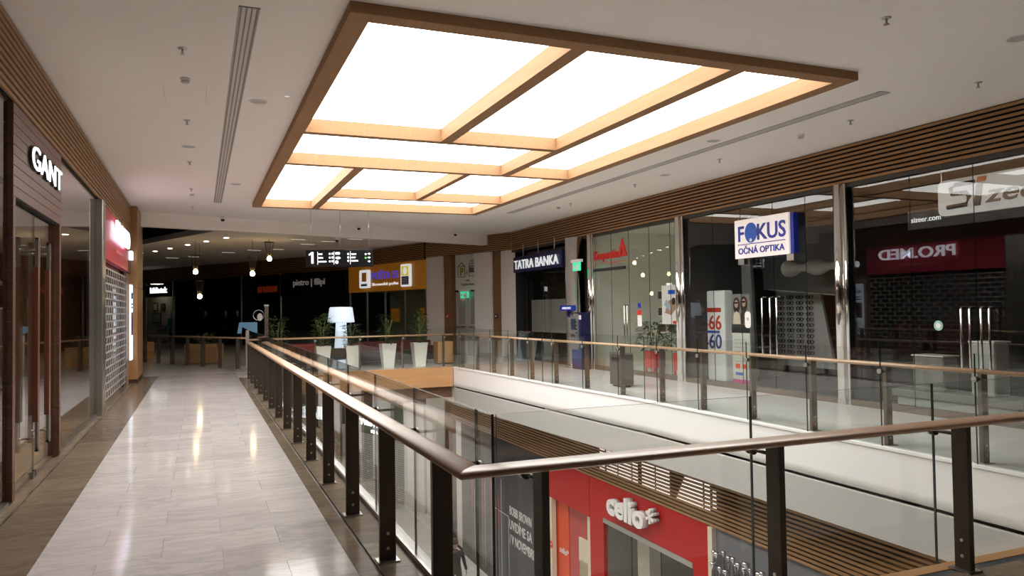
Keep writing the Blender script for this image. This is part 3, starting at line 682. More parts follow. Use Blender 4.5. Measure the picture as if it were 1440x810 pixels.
prism('panel', [(.25, 0), (.55, 0), (.35, 3.8), (0, 3.8)], 0, .08, mat('partition_grey', (.22, .225, .215), .6), sl); prism('panel', [(.5, 2.05), (4.2, 1.75), (4.2, 3.8), (.35, 3.8)], .3, .38, mat('partition_dark', (.035, .034, .034), .5), sl); prism('edge_trim', [(.5, 2.05), (4.2, 1.75), (4.2, 1.77), (.5, 2.075)], .28, .30, steel, sl)
ey = thing('display_wall', 'grey slanted display wall with spectacle frames in the optician', 'display', (12.6, 14.2, 0), -PI/2)
prism('panel', [(0, .3), (1.75, .3), (1.35, 2.1), (0, 2.25)], 0, .06, mat('display_grey', (.42, .42, .41), .6), ey)
def spec_mesh():
    bm = bmesh.new()
    for s in (-1, 1):
        for i in range(12):
            a, b = 2*PI*i/12, 2*PI*(i+1)/12
            vs_ = [bm.verts.new((s*.04+r*math.cos(t)*1.15, y, r*math.sin(t))) for y in (0, -.012) for t, r in ((a, .026), (b, .026), (b, .034), (a, .034))]
            bm.faces.new(vs_[4:8]); bm.faces.new(vs_[0:4][::-1]); bm.faces.new((vs_[3], vs_[2], vs_[6], vs_[7])); bm.faces.new((vs_[0], vs_[4], vs_[5], vs_[1]))
    bm_box(bm, -.012, .012, -.012, 0, .008, .018)
    for s in (-1, 1): bm_box(bm, s*.078-.004, s*.078+.004, -.012, .05, .004, .014)
    me = bpy.data.meshes.new('spectacles'); bm.to_mesh(me); bm.free(); me.materials.append(black); return me
sme = spec_mesh()
for r in range(11):
    for c_ in range(4):
        o = link('spectacles', sme); o.location = (12.58, 14.02-.3*c_-.0*r, .62+.125*r); o.rotation_euler = (0, 0, -PI/2)
        o.scale = (1.3, 1, 1.3)
        tag(o, 'black spectacle frame on the grey display wall of the optician', 'spectacles', 'spectacles on the display wall')
wv = thing('wavy_lamp', 'unlit wavy white pendant lamp in the dark optician shop', 'lamp', (11.3, 12.45, 2.45), -PI/2)
lathe('shade', [(.10 if i == 0 else .125+.05*math.sin(i*.5+.4), i*.06) for i in range(28)], mat('lamp_off', (.34, .34, .30), .6), wv, 18, axis='x'); cyl('end_disc', .09, -.02, 0, white, wv, 16, axis='x'); 
for x in (.3, 1.3): cyl('cable', .004, .1, 1.15, blackm, wv, 6, (x, 0, 0))
ds2 = thing('door_sticker', 'white rounded sticker beside the optician door handles', 'sticker', (XR-.012, 12.3, 0), -PI/2); prism('sheet', rrect(-.09, .09, 1.25, 1.58, .07), -.004, 0, white, ds2); box('emblem', -.03, .03, -.006, -.004, 1.4, 1.46, greypaint, ds2)
# shoe shop
sz = thing('shoe_shop_sign', 'white rounded sizeer sign with grey and orange logo inside the shoe shop window', 'sign', (10.36, 8.75, 0), -PI/2)
prism('white_board', rrect(.62, 2.75, 3.0, 3.53, .09), 0, .08, mat('sizeer_white', (.66, .65, .64), .4, emit=(1, 1, 1), estr=.12), sz); box('black_board', 0, 2.9, .09, .12, 2.86, 3.16, black, sz)
dg = mat('logo_dark', (.035, .03, .03), .35)
tube('logo_s', [(1.22, -.01, 3.44), (.92, -.01, 3.44), (.84, -.01, 3.40), (.86, -.01, 3.31), (1.08, -.01, 3.30), (1.13, -.01, 3.24), (1.08, -.01, 3.13), (.78, -.01, 3.12)], .034, dg, sz, 8)
prism('logo_i', [(1.20, 3.09), (1.29, 3.09), (1.34, 3.40), (1.24, 3.40)], -.02, 0, dg, sz); prism('logo_dot', [(1.25, 3.43), (1.38, 3.43), (1.40, 3.50), (1.27, 3.50)], -.02, 0, mat('logo_orange', (.75, .2, .05), .5), sz)
text('logo_letters', 'zeer', .36, dg, sz, 1.85, 3.12, -.004, .008, .012, width=.98, shear=.25)
text('web_letters', 'sizeer.com', .12, ledsoft, sz, .33, 2.97, .085, .003, .004, width=.52)
for x in (.65, 2.6): box('hanger', x, x+.02, .03, .05, 3.5, 3.85, steel, sz)
for x, y, z in ((9.35, 0, 3.66), (9.3, 0, 2.62)):
    pass
hl = thing('green_sticker', 'round pale green sticker on the shoe shop glass', 'sticker', (XR-.012, 8.05, 1.36), -PI/2); prism('sheet', ell(0, 0, .075, .075, 20), -.004, 0, mat('pale_green', (.3, .55, .45), .6), hl); prism('ring', ell(0, 0, .04, .04, 16), -.006, -.004, white, hl)
sb_ = thing('shoe_bench', 'pale display bench low in the shoe shop window', 'bench', (10.6, 9.3, 0), -PI/2); box('top', 0, 2.2, 0, .6, .18, .30, mat('bench_pale', (.2, .19, .18), .6), sb_, .01); box('plinth', .1, 2.1, .05, .55, 0, .18, greypaint, sb_)
for x0, w_, h_, nm, lb in ((.35, .55, .55, 'pale_stand', 'pale curved stand on the shoe shop display bench'), (1.35, .38, .8, 'wood_stand', 'tall wooden block on the shoe shop display bench')):
    t = thing('display_block', lb, 'display', (10.7, 9.3-x0, .30), -PI/2)
    box('block', 0, w_, 0, .35, 0, h_, MATS['display_grey'] if nm == 'wood_stand' else MATS['bench_pale'], t, .04); box('top_plate', -.01, w_+.01, -.01, .36, h_, h_+.02, white, t)

# ------------------------------------------------------------------ white piers and doorway
rzA, lA = plan(A_, T_)
wb = sempty('wall_back', (A_[0], A_[1], 0), rzA, 'white piers and recessed doorway between post office and bank')
for x0, x1, d in ((0, .98, 0), (2.78, 3.68, 0), (4.42, lA+.1, 0)): box('pier', x0, x1, d, .6, 0, 3.8, wallgrey, wb, .006); box('pier_skirting', x0-.002, x1+.002, d-.008, .3, 0, .12, greypaint, wb)
for x0, x1 in ((.98, 1.4), (3.68, 4.06)): box('wood_panel', x0, x1, .08, .6, 0, 3.8, mat('panel_wood', (.2, .105, .045), .5, 0, .2, 3, (9, 9, .5)) if x0 < 1 else MATS['panel_wood'], wb)
box('recess_wall', 1.4, 2.78, .3, .6, 2.42, 3.8, wallgrey, wb); box('recess_wall', 4.06, 4.42, .12, .6, 0, 3.8, wallgrey, wb)
box('rear_wall', -.1, lA+.2, .6, .8, 0, CZ, wallgrey, wb)
dr = sempty('door_1', (A_[0]+math.cos(rzA)*1.4-math.sin(rzA)*.3, A_[1]+math.sin(rzA)*1.4+math.cos(rzA)*.3, 0), rzA, 'double leaf glazed white door under the green exit sign')
for x0 in (0, .69):
    l = box('leaf', x0+.01, x0+.68, 0, .05, .01, 2.40, mat('door_grey', (.42, .42, .41), .5) if x0 == 0 else MATS['door_grey'], dr, .004)
    box('glazing', x0+.16, x0+.54, -.006, 0, 1.15, 2.2, mat('door_glazing', (.30, .31, .31), .12) if x0 == 0 else MATS['door_glazing'], l); box('push_bar', x0+.08, x0+.6, -.05, -.02, 1.02, 1.07, steel, l)
box('door_frame', -.0, 1.38, -.03, .0, 2.38, 2.44, black, dr)
sg = thing('parking_logo', 'green parking house logo on the panel above the doorway', 'sign', (A_[0]+math.cos(rzA)*1.4-math.sin(rzA)*.28, A_[1]+math.sin(rzA)*1.4+math.cos(rzA)*.28, 0), rzA)
gm = mat('logo_green', (.16, .28, .02), .6); gm2 = mat('logo_grey', (.07, .065, .06), .6)
text('letter', 'P', .42, gm, sg, .40, 3.0, -.004, .004, .03); text('figure', '4', .3, mat('logo_pale', (.4, .42, .3), .6), sg, .66, 3.0, -.004, .004)
boxes('house_outline', [(.16, .19, -.006, 0, 2.95, 3.35), (.55, .58, -.006, 0, 2.95, 3.35), (.16, .58, -.006, 0, 2.93, 2.955)], gm, sg); prism('house_roof', [(.13, 3.34), (.61, 3.34), (.37, 3.52), (.37, 3.48), (.5, 3.37), (.24, 3.37), (.37, 3.48), (.37, 3.52)], -.006, 0, gm, sg)
sg2 = thing('lift_logo', 'dark lift pictogram on the panel above the doorway', 'sign', (A_[0]+math.cos(rzA)*2.18-math.sin(rzA)*.28, A_[1]+math.sin(rzA)*2.18+math.cos(rzA)*.28, 0), rzA)
boxes('frame', [(0, .02, -.006, 0, 2.95, 3.45), (.38, .4, -.006, 0, 2.95, 3.45), (0, .4, -.006, 0, 2.95, 2.97), (0, .4, -.006, 0, 3.43, 3.45)], gm2, sg2)
for k, x in enumerate((.09, .2, .31)): prism('head', ell(x, 3.34, .03, .03, 10), -.006, 0, gm2, sg2); prism('figure', [(x-.045, 3.1), (x+.045, 3.1), (x+.03, 3.29), (x-.03, 3.29)], -.006, 0, gm2, sg2)
for x in (.14, .26): prism('arrow', [(x-.04, 3.52), (x+.04, 3.52), (x, 3.58)], -.006, 0, gm2, sg2)
sg3 = thing('panel_caption', 'small dark two line caption on the panel above the doorway', 'sign', (A_[0]+math.cos(rzA)*2.0-math.sin(rzA)*.28, A_[1]+math.sin(rzA)*2.0+math.cos(rzA)*.28, 0), rzA)
text('line', 'vstup', .10, gm2, sg3, .12, 2.78, -.004, .003); text('line', 'Digital Park', .12, gm2, sg3, .12, 2.62, -.004, .003, width=.72)
exit_sign((A_[0]+math.cos(rzA)*2.15-math.sin(rzA)*.05, A_[1]+math.sin(rzA)*2.15+math.cos(rzA)*.05, 2.12), rzA, 'green lit emergency exit sign above the grey double door')
for x, c_, lb in ((1.2, signred, 'red fire alarm button on the wood panel beside the doorway'), (3.86, navy, 'dark round call point on the wood panel between white piers')):
    t = thing('call_point', lb, 'call point', (A_[0]+math.cos(rzA)*x-math.sin(rzA)*.07, A_[1]+math.sin(rzA)*x+math.cos(rzA)*.07, 1.45), rzA); box('plate', -.07, .07, -.03, 0, -.08, .08, c_, t, .01); prism('button', ell(0, 0, .035, .035, 14), -.045, -.03, white, t)

# ------------------------------------------------------------------ far shops
rzM, lM = plan(M_, A_)
po = thing('post_office_front', 'yellow POŠTA 53 post office fascia with dark glazing below', 'shop front', (M_[0], M_[1], 0), rzM)
box('fascia', .05, lM-.05, 0, .3, 2.55, 3.72, postyel, po, .01)
prism('logo_box', rrect(1.25, 2.1, 2.72, 3.52, .08), -.10, 0, ledsoft, po); box('logo_inner', 1.5, 1.9, -.11, -.10, 3.0, 3.4, postyel, po); box('logo_word', 1.42, 1.95, -.11, -.10, 2.8, 2.9, mat('logo_slate', (.15, .2, .25), .5), po)
violet = mat('post_violet', (.06, .02, .22), .4, emit=(.12, .08, .6), estr=.5)
text('letters', 'POŠTA 53', .42, violet, po, 3.36, 3.08, -.03, .02, .02, width=2.2); text('small_letters', 'Slovenská pošta', .17, ledsoft, po, 3.36, 2.80, -.02, .01, .01, width=2.2)
prism('side_logo', rrect(4.78, 5.48, 2.68, 3.60, .06), -.10, 0, ledsoft, po); box('side_logo_top', 4.86, 5.40, -.11, -.10, 3.12, 3.52, mat('logo_yellow', (.6, .5, .05), .4, emit=(.8, .7, .1), estr=.5), po); box('side_logo_bottom', 4.86, 5.40, -.11, -.10, 2.76, 3.10, blue, po); prism('side_logo_ring', ell(5.13, 3.32, .13, .15, 16), -.12, -.11, ledsoft, po)
for k in range(4): box('side_logo_line', 4.92, 5.34, -.114, -.11, 2.80+k*.07, 2.83+k*.07, white, po)
for k in range(4): pane('pane', .1+k*1.58, 1.66+k*1.58, .05, .062, .05, 2.55, po, shopglass)
for k in range(5): box('mullion', .06+k*1.58, .12+k*1.58, .02, .1, 0, 2.55, steel, po)
gd = mat('post_green', (.3, .34, .27), .7)
boxes('room', [(0, lM-.3, 2.2, 2.3, 0, 2.6), (0, lM-.3, .3, 2.3, -.05, 0), (0, lM-.3, .3, 2.3, 2.55, 2.7)], gd, po); box('dark_opening', 3.6, 5.6, 2.1, 2.2, 0, 2.5, blackm, po)
for x in (1.8, 4.2): box('yellow_box', x, x+.4, 1.2, 1.4, 1.2, 1.8, postyel, po)
box('counter', 4.3, 6.2, 1.3, 1.8, 0, 1.1, wallgrey, po)
rzB, lB = plan(B_, M_)
fs = thing('far_shop_front', 'row of dark glazed shop fronts under the slatted band', 'shop front', (B_[0], B_[1], 0), rzB)
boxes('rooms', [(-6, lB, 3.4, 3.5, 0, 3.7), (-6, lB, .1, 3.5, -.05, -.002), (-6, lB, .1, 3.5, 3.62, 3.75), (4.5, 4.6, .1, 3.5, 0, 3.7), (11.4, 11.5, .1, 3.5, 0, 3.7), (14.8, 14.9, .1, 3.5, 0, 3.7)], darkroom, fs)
for x0, x1 in ((-6, -3), (-3, .4), (.4, 1.45), (1.45, 4.5), (4.65, 7.0), (7.0, 9.2), (9.2, 11.4), (11.6, 13.2), (13.2, 14.8), (15.0, 16.6), (16.6, 18.2), (18.2, lB)): pane('pane', x0+.01, x1-.01, 0, .012, .05, 3.6, fs, shopglass)
for x in (1.45, 4.58, 11.45, 14.85): cyl('mullion', .05, 0, 3.62, steel, fs, 10, (x, -.05, 0))
box('yellow_poster', .75, 1.4, -.08, -.05, 2.0, 3.2, mat('dim_yellow', (.35, .25, .01), .6), fs)
bs = thing('far_lit_sign', 'dark fascia with small glowing white lettering over the bright shop doorway', 'sign', (B_[0], B_[1], 0), rzB)
box('board', 1.5, 4.45, -.1, -.02, 2.76, 3.42, black, bs); text('letters', 'bibliotek', .46, led, bs, 3.05, 2.96, -.12, .02, .03, width=1.95)
lit = mat('lit_wall', (.45, .42, .34), .7)
box('lit_wall', -1.2, 4.3, 1.0, 1.1, 0, 2.75, lit, fs)
for x, y_, lb in ((1.6, .55, 'small square lamp inside the lit far shop'), (16.5, 1.6, 'small square lamp deep inside the fashion shop with the black fascia')):
    t = thing('shop_lamp', lb, 'light', (B_[0]+math.cos(rzB)*x-math.sin(rzB)*y_, B_[1]+math.sin(rzB)*x+math.cos(rzB)*y_, 3.55), rzB); box('frame', -.3, .3, -.3, .3, -.01, .03, white, t); box('lens', -.26, .26, -.26, .26, -.02, -.01, emis('shop_lamp_lens', (1, .9, .75), 9) if x < 5 else mat('lamp_dim', (.5, .5, .45), .5, emit=(1, .9, .75), estr=1.5), t)
for k, (x, z, w_, h_) in enumerate(((.4, 1.9, .5, .5), (1.3, 1.9, .5, .45), (.3, 1.15, 1.0, .6), (.9, .7, 1.0, .3))):
    t = thing('framed_print', ['small pale framed print', 'small dark framed print', 'wide grey framed print', 'low wide framed print'][k]+' on the lit wall of the far shop', 'picture', (B_[0]+math.cos(rzB)*x-math.sin(rzB)*.94, B_[1]+math.sin(rzB)*x+math.cos(rzB)*.94, z), rzB)
    box('frame', 0, w_, 0, .04, 0, h_, blackm, t); box('print', .05, w_-.05, -.01, 0, .05, h_-.05, [cream, MATS['print_brown'], mat('print_grey', (.25, .24, .22), .6), MATS['photo_grey']][k], t)
def mannequin(x, d, cloth, label, g=None):
    t = thing('mannequin', label, 'mannequin', (B_[0]+math.cos(rzB)*x-math.sin(rzB)*d, B_[1]+math.sin(rzB)*x+math.cos(rzB)*d, 0), rzB, g)
    b = lathe('body', [(.10, .75), (.17, .85), (.155, .98), (.13, 1.12), (.17, 1.32), (.185, 1.42), (.10, 1.5), (.05, 1.53), (.05, 1.58), (.075, 1.63), (.09, 1.72), (.075, 1.8), (.03, 1.84)], white, t, 16); b.scale = (1.15, .75, 1)
    lathe('garment', [(.20, .62), (.19, .85), (.165, 1.0), (.15, 1.12), (.185, 1.32), (.195, 1.42), (.12, 1.49)], cloth, t, 16).scale = (1.18, .8, 1)
    for s in (-1, 1): tube('arm', [(s*.2, 0, 1.42), (s*.27, 0, 1.15), (s*.26, -.05, .88)], [.055, .045, .03], cloth, t, 8); tube('leg', [(s*.09, 0, .8), (s*.1, 0, .42), (s*.11, 0, .06)], [.085, .06, .045], trouser, t, 8)
    lathe('base', [(.2, 0), (.2, .02), (.03, .03)], steel, t, 16)
mannequin(3.45, .42, mat('blue_shirt', (.02, .35, .5), .7), 'mannequin in a bright blue shirt in the lit far shop doorway')
for x, d in ((6.4, .9), (8.3, 1.0), (9.6, .9), (10.4, 1.2)): mannequin(x, d, jacket, 'dark clothed mannequin behind the wide dark far window', 'dark mannequins in the far window')
rs_ = thing('red_neon_sign', 'dim red lettering inside the dark far shop', 'sign', (B_[0], B_[1], 0), rzB); mat('dim_red', (.25, .02, .01), .5, emit=(.6, .06, .02), estr=.12)
for k in range(9): box('letter_stroke', 12.4+k*.19, 12.5+k*.19, .28, .32, 2.72+.02*(k % 3), 3.06-.02*(k % 2), MATS['dim_red'], rs_)
cyl('rod', .01, 3.05, 3.62, blackm, rs_, 6, (13.2, .3, 0))
pf = thing('fashion_sign', 'black fascia with pale pietro filipi lettering', 'sign', (B_[0], B_[1], 0), rzB)
box('board', 14.9, 19.8, -.12, -.02, 2.5, 3.58, black, pf); text('letters', 'pietro | filipi', .42, mat('pale_letters', (.55, .52, .5), .5, emit=(1, .95, .9), estr=.06), pf, 17.15, 3.0, -.13, .02, .014, width=2.4)

# pendants and downlights in the far hall
for i, (x, y, z) in enumerate(((-.12, 30.3, 3.24), (.02, 31.6, 2.35), (1.82, 29.5, 3.14), (2.4, 29.25, 3.68))):
    t = thing('pendant_lamp', ['glowing globe pendant under wire cone hanging before the dark windows', 'lowest glowing globe pendant before the dark far windows', 'glowing globe pendant before the dim red lettering', 'highest glowing globe pendant near the hanging directory sign'][i], 'pendant lamp', (x, y, z))
    lathe('globe', [(.002, -.09), (.05, -.078), (.08, -.04), (.09, 0), (.08, .04), (.05, .078), (.03, .1)], bulb, t, 16)
    lathe('socket', [(.04, .1), (.04, .2), (.02, .22)], bronze, t, 10)
    for k in range(10):
        a = 2*PI*k/10; tube('cone_wire', [(.07*math.cos(a), .07*math.sin(a), .12), (.17*math.cos(a), .17*math.sin(a), .62)], .006, bronze, t, 4)
    lathe('cone_ring', [(.165, .6), (.18, .6), (.18, .62), (.165, .62)], bronze, t, 20, ring=True)
    cyl('cable', .006, .2, CZ-z, blackm, t, 6)
for x, y in ((-2.38, 37.17), (-1.74, 35.8), (-1.1, 34.13), (-.41, 32.23), (.25, 30.5), (.9, 28.9)):
    t = thing('downlight', 'small round downlight in the far hall ceiling beside the dark well', 'downlight', (x, y, CZ), 0, 'row of downlights in the far hall')
    lathe('trim_ring', [(.11, 0), (.11, -.012), (.085, -.012)], white, t, 16); cyl('lens', .085, -.016, -.002, downm, t, 16)
for k in range(9):
    x, y = [(-1.2, 40), (-.2, 39), (1.2, 36), (2.2, 34.5), (3.1, 33.8), (4.0, 31), (4.6, 29.6), (5.4, 28.4), (3.4, 29.0)][k]
    t = thing('slot_light', 'short recessed slot light in the far hall ceiling', 'light', (x, y, CZ), .25, 'slot lights in the far hall ceiling'); box('frame', -.30, .30, -.05, .05, -.006, .0, white, t); box('lens', -.27, .27, -.03, .03, -.012, -.006, emis('slot_glow', (1, .95, .88), .7) if k == 0 else MATS['slot_glow'], t)
# hanging directory sign
di = thing('directory_sign', 'black hanging directory sign with white figure 1 and pictograms', 'sign', (2.60, 20.53, 0), math.atan2(-.67, 1.63))
box('panel', 0, 1.0, 0, .1, 2.89, 3.33, black, di, .004); box('panel', 1.01, 1.76, 0, .1, 2.87, 3.32, black, di, .004)
prism('figure', [(.15, 2.97), (.205, 2.97), (.205, 3.27), (.155, 3.27), (.08, 3.215), (.09, 3.18), (.15, 3.215)], -.010, 0, led, di)
for x in (.31, .74, 1.17): box('divider', x, x+.012, -.008, 0, 2.94, 3.28, ledsoft, di)
for z, w_ in ((3.20, .10), (3.10, .12), (3.0, .21)): box('word', .335, .335+w_, -.008, 0, z, z+.035, led, di); box('pictogram', .69, .72, -.008, 0, z, z+.05, led, di); prism('pictogram', ell(.635, z+.022, .025, .025, 10), -.008, 0, led, di)
for z, w_ in ((3.19, .13), (3.10, .11), (3.01, .18)): box('word', 1.2, 1.2+w_, -.008, 0, z, z+.035, led, di); prism('pictogram', ell(1.12, z+.02, .024, .028, 10), -.008, 0, led, di)
prism('logo', rrect(.78, .90, 3.2, 3.26, .02), -.008, 0, led, di); prism('logo', ell(.85, 3.11, .07, .035), -.008, 0, ledsoft, di); prism('logo', ell(.82, 3.0, .04, .045), -.008, 0, led, di)
for z, m_ in ((3.18, led), (3.08, ledgreen), (2.98, led)):
    prism('arrow', [(1.66, z), (1.71, z+.03), (1.66, z+.06), (1.67, z+.035), (1.63, z+.035), (1.63, z+.025), (1.67, z+.025)], -.008, 0, led, di)
    if z > 3: box('pictogram', 1.56, 1.6, -.008, 0, z, z+.04, m_, di)
for x in (.12, .9, 1.65): cyl('suspension_rod', .006, 3.33, CZ, steel, di, 6, (x, .05, 0))
dome((4.0, 24.05, 4.03), 'white dome camera hanging behind the directory sign')

# ------------------------------------------------------------------ seating area at the far end
lp = thing('floor_lamp', 'glowing white floor lamp with flat topped shade and conical foot', 'floor lamp', (3.93, 23.0, 0))
lathe('foot', [(.30, 0), (.28, .05), (.225, .4), (.18, .9), (.155, 1.36)], lampm, lp, 28); lathe('shade', [(.15, 1.36), (.385, 1.37), (.395, 1.4), (.34, 1.8), (.32, 1.83), (.05, 1.835)], lampm, lp, 28)
def planter(x, y, w, h, label, seed, hh, m=leafm):
    t = thing('white_planter', label, 'potted plant', (x, y, 0))
    b, w2 = w*.68, w
    v = [(sx*b/2, sy*b/2, .0) for sx, sy in ((-1,-1),(1,-1),(1,1),(-1,1))]+[(sx*w2/2, sy*w2/2, h) for sx, sy in ((-1,-1),(1,-1),(1,1),(-1,1))]+[(sx*(w2/2-.03), sy*(w2/2-.03), h) for sx, sy in ((-1,-1),(1,-1),(1,1),(-1,1))]+[(sx*(w2/2-.04), sy*(w2/2-.04), h-.08) for sx, sy in ((-1,-1),(1,-1),(1,1),(-1,1))]
    f = [(3, 2, 1, 0)]+[(i, (i+1) % 4, (i+1) % 4+4, i+4) for i in range(4)]+[(i+4, (i+1) % 4+4, (i+1) % 4+8, i+8) for i in range(4)]+[(i+8, (i+1) % 4+8, (i+1) % 4+12, i+12) for i in range(4)]
    pydata('pot', v, f, potwhite, t); box('soil', -w2/2+.04, w2/2-.04, -w2/2+.04, w2/2-.04, h-.14, h-.06, blackm, t)
    rnd_ = random.Random(seed)
    for k in range(6):
        a = rnd_.uniform(0, 6.3); r = rnd_.uniform(.02, .10); q = rnd_.uniform(.12, .24)
        tube('stem', [(r*math.cos(a), r*math.sin(a), h-.08), (r*1.5*math.cos(a), r*1.5*math.sin(a), h+.4), (q*math.cos(a), q*math.sin(a), h+hh*.85)], .009, stemm, t, 5)
    leaves('foliage', t, 230, (0, 0), .36, h+.02, h+hh, m, (.10, .22), .5, seed)
planter(2.05, 22.6, .44, .70, 'white tapered planter with dense dark foliage nearest the marble walkway', 11, .85, leafd)
planter(3.31, 22.5, .43, .70, 'white tapered planter with tall thin bamboo beside the glowing lamp shade', 12, .9)
planter(4.13, 22.35, .42, .70, 'white tapered planter standing before the glowing lamp foot', 13, .6, leafd)
planter(5.22, 22.5, .44, .72, 'white tapered planter with spreading leaves before the yellow post boxes', 14, .85, leafd)
planter(6.19, 22.5, .44, .72, 'white tapered planter with bushy speckled plant before the white piers', 15, .95)
pl_ = thing('oak_pedestal', 'oak veneered box pedestal beside the last white planter', 'pedestal', (7.17, 23.2, 0)); box('body', -.25, .25, -.25, .25, .03, .70, fasciawood, pl_, .006); box('foot', -.22, .22, -.22, .22, 0, .03, black, pl_)
def sofa(x, y, w, m, label):
    t = thing('sofa', label, 'sofa', (x, y, 0)); box('seat', -w/2, w/2, -.35, .3, .12, .42, sofadark, t, .04); box('backrest', -w/2, w/2, .2, .42, .3, .72, m, t, .05)
    for sx in (-1, 1): box('armrest', sx*(w/2-.06)-.08, sx*(w/2-.06)+.08, -.35, .35, .12, .56, m, t, .04)
    for sx in (-1, 1):
        for sy in (-1, 1): cyl('leg', .02, 0, .13, steel, t, 8, (sx*(w/2-.12), sy*.26, 0))
sofa(2.75, 23.7, 1.2, sofared, 'red backed sofa between the first two white planters'); sofa(5.0, 24.0, 1.4, mat('sofa_maroon', (.10, .01, .015), .8), 'maroon backed sofa behind the third planter'); sofa(6.5, 24.1, 1.2, MATS['sofa_maroon'], 'maroon backed sofa behind the bushy planter')
ch = thing('tub_chair', 'small black tub chair beside the glowing lamp', 'chair', (3.72, 22.45, 0)); lathe('seat', [(.2, .3), (.24, .34), (.24, .42), (.2, .45)], blackm, ch, 20); lathe('back', [(.24, .3), (.26, .4), (.255, .62), (.235, .62), (.23, .4)], blackm, ch, 20, ring=True); cyl('leg', .025, .02, .3, steel, ch, 10); lathe('base', [(.2, 0), (.2, .015), (.03, .03)], steel, ch, 16)
cl = thing('information_post', 'slim grey information post with round clock ring beside the walkway end', 'post', (1.97, 25.2, 0)); box('post', -.06, .06, -.04, .04, 0, 1.92, bronzel, cl, .005); box('cap', -.07, .07, -.05, .05, 1.90, 1.95, white, cl)
lathe('ring', [(.15, -.02), (.17, -.02), (.17, .02), (.15, .02)], chrome, cl, 24, (-.24, 0, 1.62), 'y', ring=True); prism('plate', ell(-.2, 1.56, .08, .12), -.03, .03, white, cl)
bt_ = thing('blue_stand', 'pale blue angled display stand beyond the end of the handrail', 'display stand', (1.3, 25.3, 0)); prism('sign_board', [(-.2, 1.05), (-.14, 1.4), (.4, 1.4), (.4, 1.05), (.25, 1.1), (-.05, 1.25), (-.08, 1.05)], 0, .05, mat('pale_blue', (.12, .28, .42), .5, emit=(.3, .6, .9), estr=.08), bt_); box('stand', .05, .15, .01, .05, 0, 1.15, steel, bt_); box('foot', -.2, .4, -.15, .2, 0, .03, steel, bt_)
for x, y, w_, lb in ((.15, 27.9, 1.1, 'wide oak planter box with low dark shrubs behind the distant railing'), (-2.1, 31.6, .9, 'small oak planter box near the oak end column')):
    t = thing('oak_planter', lb, 'planter', (x, y, 0), -.4); 
    for k in range(6): box('board', -w_/2, w_/2, -.3, -.27, .03+k*.105, .03+k*.105+.1, fasciawood, t, .003)
    box('body', -w_/2, w_/2, -.27, .3, .02, .66, fasciawood, t); leaves('foliage', t, 160, (0, 0), .5, .64, 1.0, leafd, (.1, .2), .4, int(w_*100))

# ------------------------------------------------------------------ lower level
LX = 8.03
lf = sempty('floor', label='pale stone floor of the lower level')
prism('paving', [(-8, -9), (LX, -9), (LX, 25), (8.6, 29), (6.5, 36), (-4, 52), (-8, 52)], LF-.2, LF, lower_tile, lf, 'xy')
wlo = sempty('wall_lower', label='lower level walls under the opposite walkway')
boxes('wall', [(LX+.12, LX+.2, -9, 10.78, LF, -1.1), (LX+.12, LX+.2, 17.22, 25, LF, -1.1), (-8.2, -8, -9, 40, LF, -.5), (-8, LX, -9.2, -9, LF, 0)], wallgrey, wlo)
lc2 = sempty('ceiling', label='ceiling of the lower level around the opening')
prism('plaster_field', [(7.6, 3.57), (7.6, 12), (7.38, 16), (7.1, 22.06), (7.1, 26), (10.3, 26), (10.3, 3.57)], -1.12, -.5, plaster, lc2, 'xy')
prism('plaster_field', [(1.4, 22.06), (7.1, 22.06), (9, 26), (8.6, 30), (6.6, 36), (-4, 53), (-10, 53), (-10, 22.06)], -.90, -.5, plaster, lc2, 'xy')
boxes('plaster_field', [(-8, 1.36, -9, 23, -1.12, -.5), (1.36, 7.6, -9, 3.4, -1.12, -.5)], plaster, lc2)
slats('trim_11', (LX-.05, 25), (LX-.05, 3.6), -2.03, -1.14, 'brown wooden slatted band above the lower shops', 13, .039, .03, .03)
# recessed lamps in the ceiling of the lower hall
lowm = emis('lower_lamp', (1, .95, .88), 9)
for x, y in ((2.6, 24.2), (5.2, 24.2), (2.6, 27.4), (5.2, 27.4), (2.6, 30.6), (5.0, 30.6), (1.6, 34.0), (4.0, 34.0)):
    t = thing('ceiling_lamp', 'square recessed lamp in the ceiling of the lower hall', 'ceiling light', (x, y, -.90), 0, 'recessed lamps of the lower hall')
    boxes('frame', [(-.62, -.56, -.62, .62, -.02, .01), (.56, .62, -.62, .62, -.02, .01), (-.56, .56, -.62, -.56, -.02, .01), (-.56, .56, .56, .62, -.02, .01)], white, t); box('diffuser', -.56, .56, -.56, .56, -.012, -.002, lowm, t)
# light falling on the wall behind the slats, painted as glowing white patches
bl = thing('painted_wall_glow', 'white glowing patches painting the light on the wall behind the slats above the red shop', 'painted light', (LX-.012, 14.8, 0), -PI/2)
for x0, x1 in ((.2, .42), (.5, .95), (1.0, 1.5), (1.55, 1.75), (1.9, 2.35), (2.4, 2.85)): box('wall_glow_patch', x0, x1, 0, .004, -1.82, -1.30, wallglow, bl)
prism('wall_glow_patch', [(3.05, -1.8), (3.35, -1.3), (3.85, -1.3), (3.85, -1.8)], 0, .004, wallglow, bl); box('wall_glow_patch', 3.9, 4.05, 0, .004, -1.8, -1.3, wallglow, bl); box('wall_glow_patch', 4.12, 4.22, 0, .004, -1.75, -1.42, wallglow, bl)
